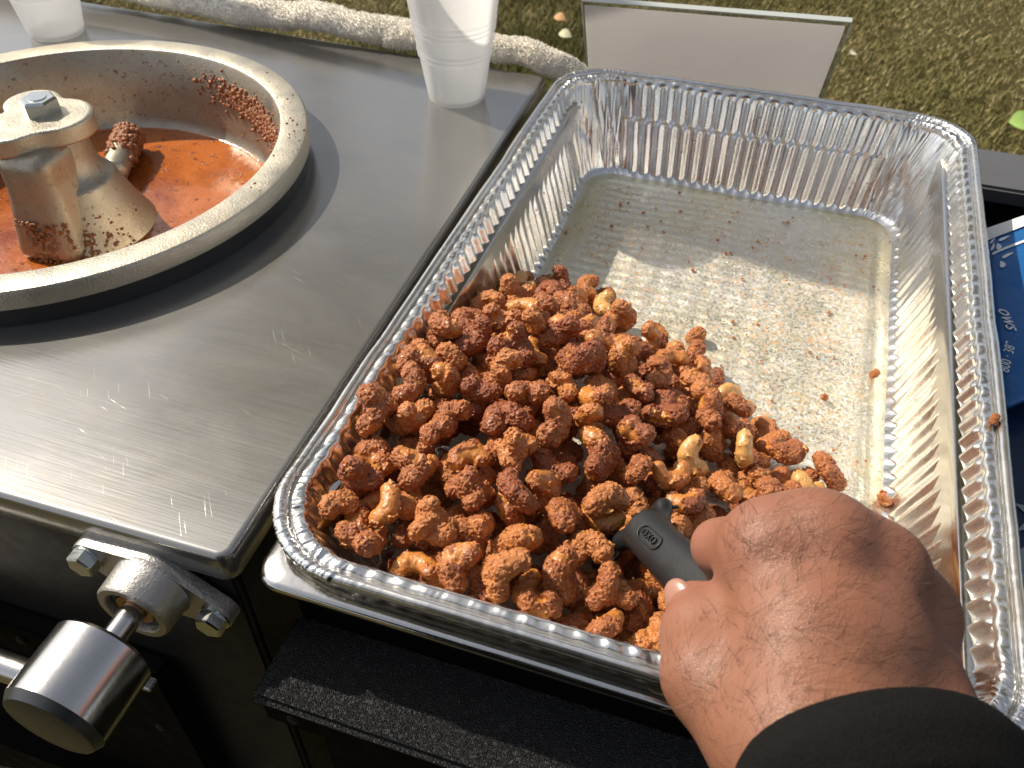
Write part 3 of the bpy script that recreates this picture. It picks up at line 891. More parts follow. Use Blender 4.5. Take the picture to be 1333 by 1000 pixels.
# walls
NW = 46
V = []
for k in range(NW):
    v = k / (NW - 1)
    off = 0.0129 + (0.0351 - 0.0129) * v ** 0.96
    z = -0.0026 + (-D + 0.0026 - 0.0005) * v
    if v > 0.955: off += (v - 0.955) / 0.045 * 0.0035
    P, N, *_ = rrect(A - off, B - off, corner_r(off), NS, NC, NL)
    ph = 2 * np.pi * SL / FL_P
    fade = np.clip(v / 0.012, 0, 1) * np.clip((1 - v) / 0.06, 0, 1)
    s = np.sin(ph)
    two = np.where(np.isin(SID, (0, 2)), np.where(v < 0.38, 1.0, -1.0) * min(1, abs(v - 0.38) / 0.018 + 0.05), 1.0)
    flute = np.sign(s) * np.abs(s) ** 0.85 * 0.00130 * two * (1 + 1.2 * vnoise(np.stack([SL * 55, np.full_like(SL, v * 2.0), np.full_like(SL, 8.3)], -1), 1.0))
    sh = SL + 0.010 * v * n1(SL, 30, 11)
    ple = ridge(n1(sh + 0.006 * v, 210, 12)) * 0.0032 + ridge(n1(sh - 0.012 * v, 420, 13)) * 0.0018 + ridge(n1(sh + 0.02 * v, 90, 15)) * 0.0014
    ple *= (0.55 + 0.6 * n1(sh * 0 + v + SL * 12, 7, 14)) * 0.9
    dent = vnoise(np.stack([SL * 40, np.full_like(SL, v * 3.0), np.full_like(SL, 3.3)], -1), 1.0) * 0.0010
    top = (0.0004 * np.sin(ph) * (1 - cw) + 0.0012 * ridge(n1(SL, 300, 5)) * cw) * max(0, 1 - v / 0.06)
    wob = n1(SL, 45, 3) * 0.0012
    dn = fade * (flute * (1 - cw) + (ple + 0.0005) * cw + dent) + top + wob * 0.5 * (1 - v)
    V.append(np.c_[P + N * dn[:, None], z + wob * (1 - v)])
V[0] = flV
link('pan_wall', np_mesh('pan_wall', np.concatenate(V), ring_quads(NP, NW)), M_FOIL, fo)
# floor, embossed
fx, fy = A - 0.0345, B - 0.0345
nx, ny = 150, 280
gx, gy = np.meshgrid(np.linspace(-fx, fx, nx), np.linspace(-fy, fy, ny), indexing='ij')
cr_in = 0.026
qx = np.clip(np.abs(gx) - (fx - cr_in), 0, None); qy = np.clip(np.abs(gy) - (fy - cr_in), 0, None)
e = np.where((qx > 0) & (qy > 0), cr_in - np.hypot(qx, qy), np.minimum(fx - np.abs(gx), fy - np.abs(gy)))
sm = lambda a, b, x: (lambda t: t * t * (3 - 2 * t))(np.clip((x - a) / (b - a), 0, 1))
inner = sm(0.019, 0.026, e)
gz = -D + 0.0012 * sm(0.007, 0.010, e) * (1 - sm(0.014, 0.018, e)) - 0.0006 * inner
gz = gz + inner * (0.00042 * np.sin(2 * np.pi * gy / 0.0098 + 0.9 * np.sin(gx * 60)) + 0.00020 * np.sin(2 * np.pi * gx / 0.0165))
PG = np.stack([gx, gy, np.zeros_like(gx)], -1)
gz = gz + vnoise(PG, 60, 4) * 0.0006 + vnoise(PG, 18, 8) * 0.0009
Vf = np.stack([gx, gy, gz], -1).reshape(-1, 3)
i, j = np.meshgrid(np.arange(nx - 1), np.arange(ny - 1), indexing='ij')
Ff = np.stack([i * ny + j, (i + 1) * ny + j, (i + 1) * ny + j + 1, i * ny + j + 1], -1).reshape(-1, 4)
ok = (e.reshape(-1)[Ff] > -0.0015).all(1)
me = np_mesh('pan_floor', Vf, Ff[ok]); set_attr(me, 'groove', (1 - sm(0.016, 0.023, e)).reshape(-1))
link('pan_floor', me, M_FLOOR, fo)

# ================================================================== CUPS
def cup(loc, rb, h, rt, label):
    c = empty('plastic_cup', loc)
    tag(c, label, 'cup', 'frosted plastic cups on the cabinet top')
    def R(z): return rb + (rt - rb) * (z / h) ** 0.92
    out = [(rb * 0.80, 0.0022), (rb * 0.9, 0.0004), (rb - 0.0012, 0.0), (rb, 0.0012)]
    for z in np.linspace(0.003, h - 0.003, 90):
        r = R(z)
        for zc in (0.037, 0.0405, 0.0560, 0.0595, 0.0630):
            r += 0.0007 * math.exp(-((z - zc) / 0.0009) ** 2)
        if z < 0.035: r -= 0.0004
        out.append((r, z))
    inn = [(r - 0.0006, max(z, 0.003)) for r, z in out[::-1] if z > 0.003] + [(0.0001, 0.003)]
    bm = bmesh.new(); lathe(bm, [(0.0001, 0.0022)] + out + inn, 72, loc); bm_obj('cup_wall', bm, M_CUP, c, smooth=True)
    bm = bmesh.new(); lathe(bm, [(rt - 0.0006, h - 0.003), (rt + 0.0012, h - 0.0025), (rt + 0.0018, h - 0.001), (rt + 0.0010, h + 0.0005), (rt - 0.0004, h)], 72, loc); bm_obj('rolled_lip', bm, M_CUP, c, smooth=True)
cup((-0.2305, 0.1820, ZT), 0.0225, 0.118, 0.0400, 'frosted plastic cup at the back right corner of the steel cabinet, near the foil pan')
cup((-0.6180, 0.1830, ZT), 0.0235, 0.118, 0.0410, 'frosted plastic cup behind the kettle at the left edge')

# ================================================================== TOWEL
tw = empty('terry_towel', (-0.4, 0.262, 0))
tag(tw, 'cream terry towel rolled along the back edge of the steel cabinet', 'towel')
def towel_fold(path, ry, rz, seed):
    path = np.asarray(path, float); n = 260
    tt = np.linspace(0, 1, len(path)); t = np.linspace(0, 1, n)
    c = np.stack([np.interp(t, tt, path[:, k]) for k in range(3)], 1)
    for _ in range(12): c[1:-1] = (c[:-2] + c[2:] + 2 * c[1:-1]) / 4
    a = np.linspace(0, 2 * np.pi, 64, endpoint=False)
    end = np.sqrt(np.clip(1 - np.clip((np.abs(t - 0.5) - 0.46) / 0.04, 0, 1) ** 2, 0.0004, 1))
    Y = ry * np.cos(a)[None] * end[:, None]; Z = rz * np.sin(a)[None] * end[:, None]
    Z = np.where(Z < 0, Z * 0.6, Z)
    P = np.stack([np.repeat(c[:, 0:1], 64, 1), c[:, 1:2] + Y, c[:, 2:3] + Z], -1)
    nrm = np.stack([np.zeros_like(Y), np.cos(a)[None] + 0 * Y, np.sin(a)[None] + 0 * Z], -1)
    P = P + nrm * (vnoise(P, 45, seed) * 0.006 + vnoise(P, 160, seed) * 0.0010 + vnoise(P, 700, seed) * 0.0008)[..., None] * end[:, None, None]
    i, j = np.meshgrid(np.arange(n - 1), np.arange(64), indexing='ij'); j2 = (j + 1) % 64
    F = np.stack([i * 64 + j, i * 64 + j2, (i + 1) * 64 + j2, (i + 1) * 64 + j], -1).reshape(-1, 4)
    o = link('towel_fold', np_mesh('towel_fold', P.reshape(-1, 3), F), M_TOWEL, tw)
    # pile loops
    m = 34000
    k = rng.integers(0, n - 1, m); q = rng.integers(0, 64, m)
    base = P[k, q] + rng.normal(0, 0.0006, (m, 3)); nr = nrm[k, q] + rng.normal(0, 0.45, (m, 3)); nr /= np.linalg.norm(nr, axis=1)[:, None]
    u = np.cross(nr, rng.normal(size=(m, 3))); u /= np.linalg.norm(u, axis=1)[:, None]; v = np.cross(nr, u)
    L = rng.uniform(0.0008, 0.0018, m)[:, None]; w = 0.0005
    V = np.stack([base + u * w, base - 0.5 * u * w + 0.87 * v * w, base - 0.5 * u * w - 0.87 * v * w, base + nr * L], 1).reshape(-1, 3)
    b = 4 * np.arange(m)[:, None]
    F = np.concatenate([b + np.array([[0, 1, 3]]), b + np.array([[1, 2, 3]]), b + np.array([[2, 0, 3]])])
    p = link('pile', np_mesh('pile', V, F), M_TOWEL, None); p.parent = o; p['kind'] = 'stuff'
towel_fold([(-0.80, 0.262, 0.016), (-0.66, 0.262, 0.016), (-0.56, 0.255, 0.010), (-0.46, 0.2535, 0.008), (-0.40, 0.255, 0.010), (-0.34, 0.257, 0.0085), (-0.295, 0.262, 0.002)], 0.0165, 0.0120, 2)
towel_fold([(-0.327, 0.2545, 0.0035), (-0.28, 0.256, 0.0045), (-0.235, 0.2575, 0.0065), (-0.19, 0.258, 0.0045), (-0.165, 0.259, -0.004), (-0.140, 0.266, -0.020)], 0.0150, 0.0110, 6)

# ================================================================== SIGN HOLDER
sg = empty('sign_holder', (-0.05, 0.35, -0.062))
tag(sg, 'slanted clear acrylic sign holder with a grey sheet, standing behind the foil pan', 'sign holder')
TL, TRr = Vector((-0.1576, 0.2855, 0.045)), Vector((0.0569, 0.3115, 0.045))
BLo, BRo = Vector((-0.1640, 0.3560, -0.062)), Vector((0.0510, 0.3800, -0.062))
nf = (TRr - TL).cross(BLo - TL).normalized()
if nf.y > 0: nf = -nf          # faces the camera side
def plate(name, corners, th, off, mat, parent, bev=0.0):
    bm = bmesh.new()
    a = [bm.verts.new(c + nf * (off + th / 2)) for c in corners]; b = [bm.verts.new(c + nf * (off - th / 2)) for c in corners]
    bm.faces.new(a); bm.faces.new(b[::-1])
    for i in range(4): bm.faces.new((a[i], b[i], b[(i + 1) % 4], a[(i + 1) % 4]))
    return bm_obj(name, bm, mat, parent, bevel=bev)
def lerp4(u0, u1, v0, v1):
    f = lambda u, v: (TL.lerp(TRr, u)).lerp(BLo.lerp(BRo, u), v)
    return [f(u0, v0), f(u1, v0), f(u1, v1), f(u0, v1)]
plate('front_sheet', lerp4(0.004, 0.996, 0.004, 1), 0.0018, 0.0016, M_ACRYL, sg)
plate('back_sheet', lerp4(0, 1, 0, 1), 0.0020, -0.0016, M_ACRYL, sg)
plate('paper_insert', lerp4(0.008, 0.985, 0.055, 0.99), 0.0004, -0.0001, M_PAPER, sg)
plate('top_edge', lerp4(0, 1, -0.012, -0.001), 0.0040, 0.0, M_EDGE, sg)
plate('side_edge', lerp4(0.9965, 1.001, 0.001, 1), 0.0006, 0.0027, M_EDGE, sg)
plate('side_edge', lerp4(-0.001, 0.004, 0.001, 1), 0.0006, 0.0027, M_EDGE, sg)
bm = bmesh.new(); add_box(bm, (-0.0565, 0.400, -0.0628), (0.215, 0.072, 0.0020), Matrix.Rotation(0.115, 3, 'Z')); bm_obj('foot', bm, M_ACRYL, sg)

# ================================================================== PRINTED BAGS
def bag(name, outline_fn, z, label, mat, th=0.006):
    pass
blue = empty('paper_bag', (0.24, 0.10, -0.06))
tag(blue, 'bright blue printed paper bag with a white top edge lying beside the foil pan', 'bag', 'printed paper bags beside the pan')
def sheet(name, corners, z0, th, mat, parent, bulge=0.006, n=40, seed=1):
    """pillow shaped pouch between 4 corners (xy): left-near, right-near, right-far, left-far; z0 = (near, far)"""
    c = [np.array(q, float) for q in corners]
    u, v = np.meshgrid(np.linspace(0, 1, n), np.linspace(0, 1, n), indexing='ij')
    xy = ((1 - u) * (1 - v))[..., None] * c[0] + (u * (1 - v))[..., None] * c[1] + (u * v)[..., None] * c[2] + ((1 - u) * v)[..., None] * c[3]
    zc = z0[0] + (z0[1] - z0[0]) * v
    prof = (np.clip(4 * u * (1 - u), 0, 1) ** 0.6) * (np.clip(4 * v * (1 - v), 0, 1) ** 0.5)
    P3 = np.concatenate([xy, zc[..., None]], -1)
    wr = vnoise(P3, 22, seed) * 0.006 + vnoise(P3, 60, seed) * 0.0018
    top = zc + th / 2 + bulge * prof + wr * prof
    bot = zc - th / 2 - bulge * prof * 0.6
    V = np.concatenate([np.concatenate([xy, top[..., None]], -1).reshape(-1, 3), np.concatenate([xy, bot[..., None]], -1).reshape(-1, 3)])
    i, j = np.meshgrid(np.arange(n - 1), np.arange(n - 1), indexing='ij')
    F1 = np.stack([i * n + j, (i + 1) * n + j, (i + 1) * n + j + 1, i * n + j + 1], -1).reshape(-1, 4)
    F2 = F1[:, ::-1] + n * n
    r = np.r_[np.arange(n) * n, (n - 1) * n + np.arange(1, n), (n - 1 - np.arange(1, n)) * n + n - 1, n - 1 - np.arange(1, n - 1)]
    r2 = np.roll(r, -1); F3 = np.stack([r, r + n * n, r2 + n * n, r2], -1)
    o = link(name, np_mesh(name, V, np.concatenate([F1, F2, F3])), mat, parent)
    def at(uu, vv, lift=0.0006):
        x = np.clip(np.asarray(uu), 0, 1) * (n - 1); y = np.clip(np.asarray(vv), 0, 1) * (n - 1)
        i0 = np.clip(np.floor(x).astype(int), 0, n - 2); j0 = np.clip(np.floor(y).astype(int), 0, n - 2); fx_, fy_ = x - i0, y - j0
        T = np.concatenate([xy, top[..., None]], -1)
        p = (T[i0, j0].T * ((1 - fx_) * (1 - fy_)) + T[i0 + 1, j0].T * (fx_ * (1 - fy_)) + T[i0 + 1, j0 + 1].T * (fx_ * fy_) + T[i0, j0 + 1].T * ((1 - fx_) * fy_)).T
        p[..., 2] += lift
        return p
    return o, at
BC = [(0.1795, -0.012), (0.330, 0.130), (0.345, 0.335), (0.1765, 0.168)]
ob, bat = sheet('bag_body', BC, (-0.042, -0.036), 0.004, M_BLUE, blue, 0.005, 44, 5)
def flat_print(name, parent, at, polys, mat, lift=0.0005):
    """polys: list of (m,2) uv outlines, laid on the bag surface as thin ink"""
    bm = bmesh.new()
    for poly in polys:
        p = at(np.array([q[0] for q in poly]), np.array([q[1] for q in poly]), lift)
        vs = [bm.verts.new(x) for x in p]
        try: bm.faces.new(vs)
        except ValueError: pass
    bmesh.ops.triangulate(bm, faces=bm.faces)
    return bm_obj(name, bm, mat, parent)
def strip(p, q, w, n=20):
    p = np.array(p, float); q = np.array(q, float); d = (q - p); nrm = np.array([-d[1], d[0]]) / np.linalg.norm(d) * w / 2
    out = []
    for k in range(n):
        a = p + d * k / n; b = p + d * (k + 1) / n
        out.append([a - nrm, b - nrm, b + nrm, a + nrm])
    return out
def uv_of(x, y):
    # invert the bilinear map of BC by Newton
    u = v = 0.5
    c = [np.array(q) for q in BC]
    for _ in range(30):
        f = (1-u)*(1-v)*c[0] + u*(1-v)*c[1] + u*v*c[2] + (1-u)*v*c[3] - np.array([x, y])
        J = np.stack([-(1-v)*c[0] + (1-v)*c[1] + v*c[2] - v*c[3], -(1-u)*c[0] - u*c[1] + u*c[2] + (1-u)*c[3]], 1)
        du = np.linalg.solve(J, -f); u += du[0]; v += du[1]
    return u, v
flat_print('white_top_edge', blue, bat, strip((0.0, 0.955), (1, 0.955), 0.085, 40), M_WHITEP, 0.0012)
flat_print('white_stripe', blue, bat, strip((0.012, 0.815), (1, 0.815), 0.016, 40), M_INK, 0.0008)
def leafpoly(u, v, L, W, a):
    pts = []
    for k in range(14):
        t = 2 * math.pi * k / 14; x = math.cos(t) * L / 2; y = math.sin(t) * W / 2 * (1 - 0.55 * math.cos(t))
        pts.append((u + x * math.cos(a) - y * math.sin(a), v + x * math.sin(a) + y * math.cos(a)))
    return pts
flat_print('leaf_print', blue, bat, [leafpoly(0.064, 0.885, 0.046, 0.020, 0.1), leafpoly(0.038, 0.845, 0.043, 0.019, 1.7), leafpoly(0.017, 0.860, 0.043, 0.012, 1.3),
                                      leafpoly(0.068, 0.765, 0.046, 0.019, 0.1), leafpoly(0.043, 0.725, 0.046, 0.019, 1.8), leafpoly(0.019, 0.900, 0.031, 0.012, 0.9)], M_INK, 0.0008)
def text_on(name, parent, body, origin, direction, normal, size, mat, depth=0.00015, shear=0.0):
    cu = bpy.data.curves.new(name, 'FONT'); cu.body = body; cu.size = size; cu.extrude = depth; cu.shear = shear
    cu.resolution_u = 3
    o = bpy.data.objects.new(name, cu); C.objects.link(o)
    dg = bpy.context.evaluated_depsgraph_get()
    me = bpy.data.meshes.new_from_object(o.evaluated_get(dg)); bpy.data.objects.remove(o); bpy.data.curves.remove(cu)
    z = Vector(normal).normalized(); x = Vector(direction); x = (x - z * x.dot(z)).normalized(); y = z.cross(x)
    M = Matrix.Translation(origin) @ Matrix((x, y, z)).transposed().to_4x4()
    me.transform(M); me.materials.clear()
    return link(name, me, mat, parent, smooth=False)
def bag_text(name, body, xy0, xy1, size, mat, shear=0.0):
    a = bat(*[np.array([q]) for q in uv_of(*xy0)], 0.0014)[0]; b = bat(*[np.array([q]) for q in uv_of(*xy1)], 0.0014)[0]
    return text_on(name, blue, body, Vector(a), Vector(b) - Vector(a), (0.0, 0, 1), size, mat, 0.0001, shear)
bag_text('phone_number', '800 · 382 · 4785', (0.1822, 0.0150), (0.1935, 0.0707), 0.0083, M_INK)
bag_text('script_lettering', 'ows', (0.1790, 0.0770), (0.1840, 0.0530), 0.0130, M_INK, 0.3)
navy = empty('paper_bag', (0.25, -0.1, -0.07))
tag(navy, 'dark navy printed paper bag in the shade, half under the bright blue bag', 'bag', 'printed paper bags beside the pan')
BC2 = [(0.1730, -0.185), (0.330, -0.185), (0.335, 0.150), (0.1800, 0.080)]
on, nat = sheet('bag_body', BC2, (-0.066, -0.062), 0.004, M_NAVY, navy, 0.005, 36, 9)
star = []
for k in range(10):
    a = 2 * math.pi * k / 10; r = 0.12 if k % 2 == 0 else 0.045
    star.append((0.16 + r * 0.9 * math.cos(a), 0.40 + r * 0.55 * math.sin(a)))
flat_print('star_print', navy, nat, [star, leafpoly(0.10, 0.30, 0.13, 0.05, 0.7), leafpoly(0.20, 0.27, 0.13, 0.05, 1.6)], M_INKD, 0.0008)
strokes = []
for k in range(5):
    tt_ = np.linspace(0, 1, 9); u_ = 0.035 + 0.02 * k + 0.05 * tt_; v_ = 0.10 + 0.055 * k + 0.07 * np.sin(tt_ * 2.6)
    for q in range(8): strokes += strip((u_[q], v_[q]), (u_[q + 1], v_[q + 1]), 0.009, 1)
flat_print('swirl_print', navy, nat, strokes, M_INKD, 0.0008)

# ================================================================== CANDIED CASHEWS
def rot_axes(rx, ry, rz): return np.array(Euler((rx, ry, rz)).to_matrix())
def make_nut(seed, bare, double=False, small=False, nugget=False):
    r = np.random.default_rng(seed)
    R0 = r.uniform(0.0074, 0.0090); arc = r.uniform(2.0, 2.8); tr_ = r.uniform(0.0053, 0.0064)
    if small: R0 *= 0.85; tr_ *= 0.85
    def kidney(P, M, T):
        q = (P - T) @ M
        ks = np.linspace(-arc / 2, arc / 2, 6); d = None
        for a, b in zip(ks[:-1], ks[1:]):
            pa = np.array([R0 * math.sin(a), R0 * (math.cos(a) - 0.55), 0]); pb = np.array([R0 * math.sin(b), R0 * (math.cos(b) - 0.55), 0])
            ra = tr_ * (1.0 - 0.16 * abs(a) / 1.3 + 0.10 * (a > 0) * a); rb = tr_ * (1.0 - 0.16 * abs(b) / 1.3 + 0.10 * (b > 0) * b)
            e = capsule(q * np.array([1, 1, 1.12], np.float32), pa, pb, ra, rb)
            d = e if d is None else smin(d, e, 0.0012)
        # seam groove of a cashew
        return d
    M1 = rot_axes(*r.uniform(-3, 3, 3)).astype(np.float32)
    parts = [(np.eye(3, dtype=np.float32), np.zeros(3, np.float32))]
    if double:
        parts.append((M1, np.array([r.uniform(-.009, .009), r.uniform(-.006, .006), r.uniform(-0.003, 0.006)], np.float32)))
    blobs = []
    for _ in range(r.integers(2, 5) if bare != 1 else 1):
        a = r.uniform(-arc / 2, arc / 2); th_ = r.uniform(0, 6.28)
        c = np.array([(R0 + tr_ * .8 * math.cos(th_)) * math.sin(a), (R0 + tr_ * .8 * math.cos(th_)) * math.cos(a) - .55 * R0, tr_ * .8 * math.sin(th_)])
        blobs.append((c, r.uniform(0.0016, 0.0034)))
    if nugget:
        parts = []; blobs = [(r.uniform(-.0035, .0035, 3), r.uniform(.003, .0048)) for _ in range(4)]
    off = r.uniform(0, 30)
    thr = {1: 0.12, 2: -0.08}.get(int(bare), -0.34)
    def crust(P):
        c = vnoise(P, 95, off) + 0.45 * vnoise(P, 230, off) + 0.25 * vnoise(P, 600, off)
        return np.clip((c - thr) / 0.14, 0, 1)
    def f(P):
        d = None
        for M, T in parts:
            e = kidney(P, M, T); d = e if d is None else smin(d, e, 0.0015)
        cw_ = crust(P)
        for c, rb in blobs:
            e = np.linalg.norm(P - c.astype(np.float32), axis=-1) - rb * (0.4 + 0.6 * np.maximum(cw_, 0.6 if nugget else 0))
            d = e if d is None else smin(d, e, 0.0022)
        g = 0.34 * vnoise(P, 330, off + 5) + 0.55 * vnoise(P, 760, off + 9) + 0.42 * vnoise(P, 1250, off + 2)
        return d - cw_ * (0.0007 + 0.0030 * np.clip(g + 0.08, -0.25, 1)) - (1 - cw_) * (0.0010 * vnoise(P, 150, off) + 0.0016 * np.clip(vnoise(P, 700, off) - 0.14, 0, 1))
    e = 0.0240 if double else 0.0195
    if nugget: e = 0.011
    V, F = surface_nets(f, (-e, -e, -e * .75), (e, e, e * .75), 0.00048)
    V = V * (1.0 if nugget else 0.86)
    me = np_mesh('cashew', V, F); set_attr(me, 'crust', crust(V.astype(np.float32)) if not nugget else np.ones(len(V)))
    me.materials.append(M_NUT); me.polygons.foreach_set('use_smooth', [True] * len(me.polygons))
    return me, V
PROTO = []
for k in range(22):
    kind = 'bare' if k in (0, 1) else 'half' if k in (3, 4, 5, 6) else 'double' if k in (8, 9, 10, 11) else 'small' if k in (12, 13, 14) else 'crusted'
    PROTO.append((kind,) + make_nut(100 + k, 1 if kind == 'bare' else 2 if kind == 'half' else 0, kind == 'double', kind == 'small'))
NUG = [make_nut(300 + k, False, nugget=True) for k in range(3)]

G = 0.001
X0, X1, Y0, Y1 = -0.16, 0.16, -0.262, 0.262
gxs = np.arange(X0, X1, G); gys = np.arange(Y0, Y1, G)
HX, HY = np.meshgrid(gxs, gys, indexing='ij')
def wall_h(x, y):
    # height of the pan's inside at (x, y): floor, and the sloping walls
    bx = (np.abs(x) - (A - 0.0351)) / (0.0222); by = (np.abs(y) - (B - 0.0351)) / (0.0222)
    r = 0.024
    qx_ = np.clip(np.abs(x) - (A - 0.0351 - r), 0, None); qy_ = np.clip(np.abs(y) - (B - 0.0351 - r), 0, None)
    corner = np.where((qx_ > 0) & (qy_ > 0), (np.hypot(qx_, qy_) - r) / 0.0222, np.maximum(bx, by))
    return -D + 0.0008 + np.clip(corner, 0, 1.6) * (D - 0.002)
H = wall_h(HX, HY)
POLY = np.array([(-0.150, 0.004), (-0.118, 0.036), (-0.098, 0.040), (-0.082, 0.058), (-0.064, 0.046), (-0.050, 0.012), (-0.020, 0.004), (0.016, -0.004), (0.042, -0.036), (0.064, -0.062), (0.080, -0.068), (0.100, -0.086), (0.098, -0.110), (0.084, -0.150), (0.072, -0.240), (-0.150, -0.250)])
def in_poly(x, y):
    c = np.zeros(np.shape(x), bool); n = len(POLY)
    for i in range(n):
        (xa, ya), (xb, yb) = POLY[i], POLY[(i + 1) % n]
        m = ((ya > y) != (yb > y)) & (x < (xb - xa) * (y - ya) / (yb - ya + 1e-12) + xa)
        c ^= m
    return c
def edge_d(x, y):
    d = np.full(np.shape(x), 9.0)
    for i in range(0, 14):       # open edge of the heap only
        a, b = POLY[i], POLY[i + 1]; ab = b - a
        t = np.clip(((x - a[0]) * ab[0] + (y - a[1]) * ab[1]) / (ab @ ab), 0, 1)
        d = np.minimum(d, np.hypot(x - a[0] - t * ab[0], y - a[1] - t * ab[1]))
    return d
inside = in_poly(HX, HY)
ED = edge_d(HX, HY)
for hx_, hy_, hr_ in ((0.030, -0.108, 0.015), (0.064, -0.138, 0.013), (0.010, -0.050, 0.008)):
    inside &= np.hypot(HX - hx_, HY - hy_) > hr_
ramp_x = np.clip((0.055 - HX) / 0.11, 0.0, 1)      # higher on the left
TGT = np.where(inside, -D + np.minimum(0.0125 + 0.62 * ED, 0.029 + 0.038 * ramp_x) + 0.003 * np.clip((-0.095 - HX) / 0.04, 0, 1), -9)
OWN = -np.ones(H.shape, int)
SC_F, SC_R = np.array([0.0037, -0.1931, -0.0037]), np.array([0.0593, -0.2614, 0.0375])
SH_L, SH_R = np.array([-0.0084, -0.1879, -0.0281]), np.array([0.0126, -0.1732, -0.0014])
nuts = []
cells = np.argwhere(inside)
def drop(V, kind, me, xy, R, commit=True):
    W = V @ R.T
    ix = np.floor((W[:, 0] + xy[0] - X0) / G).astype(int); iy = np.floor((W[:, 1] + xy[1] - Y0) / G).astype(int)
    if ix.min() < 0 or iy.min() < 0 or ix.max() >= len(gxs) or iy.max() >= len(gys): return None
    z = (H[ix, iy] - W[:, 2]).max()
    return z, ix, iy, W
order = 0; fails = 0
while len(nuts) < 760 and fails < 160:
    deficit = TGT - H
    w = np.clip(deficit[inside], 0, None) ** 2
    if w.sum() <= 0: break
    k = rng.integers(0, len(PROTO))
    if PROTO[k][0] == 'bare' and rng.random() < 0.45: k = rng.integers(3, len(PROTO))
    kind, me, V = PROTO[k]
    best = None
    cand = rng.choice(len(cells), 14, p=w / w.sum())
    for c in cand:
        xy = (gxs[cells[c][0]], gys[cells[c][1]])
        R = rot_axes(rng.normal(0, 0.55), rng.normal(0, 0.55), rng.uniform(0, 6.283)).astype(np.float32)
        if rng.random() < 0.5: R = R @ rot_axes(math.pi, 0, 0).astype(np.float32)
        q = drop(V[::3], kind, me, xy, R)
        if q is None: continue
        pc = np.array([xy[0], xy[1], q[0] + 0.004])
        if float(capsule(pc[None], SC_F, SC_R, 0.020, 0.020)[0]) < 0 or float(capsule(pc[None], SH_L, SH_R, 0.014, 0.014)[0]) < 0: continue
        over = q[0] - TGT[cells[c][0], cells[c][1]]
        if best is None or over < best[0]: best = (over, xy, R, q[0])
    if best is None or best[0] > 0.008: fails += 1; continue
    over, xy, R, z = best
    z -= 0.0012                        # settle into the crust below
    W = V @ R.T
    ix = np.floor((W[:, 0] + xy[0] - X0) / G).astype(int); iy = np.floor((W[:, 1] + xy[1] - Y0) / G).astype(int)
    ok = (ix >= 0) & (iy >= 0) & (ix < len(gxs)) & (iy < len(gys))
    up = (W[:, 2] + z)[ok] > H[ix[ok], iy[ok]]
    OWN[ix[ok][up], iy[ok][up]] = len(nuts)
    np.maximum.at(H, (ix[ok], iy[ok]), (W[:, 2] + z)[ok])
    nuts.append((kind, me, np.array([xy[0], xy[1], z]), R, V))
print('nuts', len(nuts), 'fails', fails)

# ---- link the cashews: one object each
TINT = [((1, 0, 0, 1), 'dark '), ((0, 0, 0, 1), ''), ((0, 1, 0, 1), 'light ')]
LOOK = {'bare': 'pale golden nearly bare cashew', 'half': 'half coated golden cashew', 'double': 'lump of stuck cashews',
        'small': 'small sugared cashew', 'crusted': 'red brown crusted cashew'}
def where(p):
    x, y, z = p
    if math.hypot(x - 0.004, y + 0.187) < 0.036: return 'beside the black scoop'
    if y > 0.012: return 'at the far tip of the heap'
    if x > 0.030: return 'at the loose right edge of the heap'
    if x < -0.105 and y < -0.150: return 'in the front left pan corner'
    if x < -0.105: return 'against the left pan wall'
    if y < -0.185: return 'along the front pan wall'
    if y > -0.055: return 'on the far slope of the heap'
    if x < -0.045: return 'in the left middle of the heap'
    return 'in the right middle of the heap'
seen = np.bincount(OWN[OWN >= 0].ravel(), minlength=len(nuts))
show = [i for i in np.argsort(-seen) if seen[i] >= 14][:298]
print('shown nuts', len(show), 'of', (seen >= 14).sum())
for i in sorted(show):
    kind, me, p, R, Vn = nuts[i]
    o = bpy.data.objects.new('candied_cashew', me)
    o.matrix_world = Matrix.Translation(Vector(p.tolist())) @ Matrix(R.tolist()).to_4x4()
    C.objects.link(o)
    tint, word = TINT[rng.choice(3, p=(0.27, 0.45, 0.28))]
    if kind == 'bare': tint, word = (0, 0, 1, 1), ''
    o.color = tint
    flat = abs(float(R[2, 2]))
    pose = ' lying flat' if flat > 0.9 else ' tipped on edge' if flat < 0.62 else ''
    tag(o, word + LOOK[kind] + pose + ' ' + where(p), 'cashew', 'candied cashews in the foil pan')
rest = [i for i in np.argsort(-seen) if seen[i] >= 14][298:]
if rest:
    Vr = []; Fr = []; Cr = []; b_ = 0
    for i in rest:
        kind, me, p, R, Vn = nuts[i]
        Vr.append(Vn @ R.T + p); ff = np.empty(len(me.polygons) * 4, np.int32); me.polygons.foreach_get('vertices', ff); Fr.append(ff.reshape(-1, 4) + b_); b_ += len(Vn)
        ca = np.empty(len(Vn), np.float32); me.attributes['crust'].data.foreach_get('value', ca); Cr.append(ca)
    me = np_mesh('cashew_filling', np.concatenate(Vr), np.concatenate(Fr)); set_attr(me, 'crust', np.concatenate(Cr))
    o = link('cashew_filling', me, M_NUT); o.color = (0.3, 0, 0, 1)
    tag(o, 'sugared cashews barely showing in the gaps deep in the heap', 'cashews', kind='stuff')
def nugget(k, loc, s, rz, label):
    me, V = NUG[k]
    o = bpy.data.objects.new('nut_crumb', me)
    o.rotation_euler = (0.3 * k, 0.2, rz); o.scale = (s, s, s)
    o.location = loc; C.objects.link(o)
    tag(o, label, 'nut crumb', 'loose sugared nut crumbs')
nugget(0, (-0.001, 0.0266, -D + 0.0045), 0.85, 0.4, 'small lone sugared lump on the pan floor just beyond the heap')
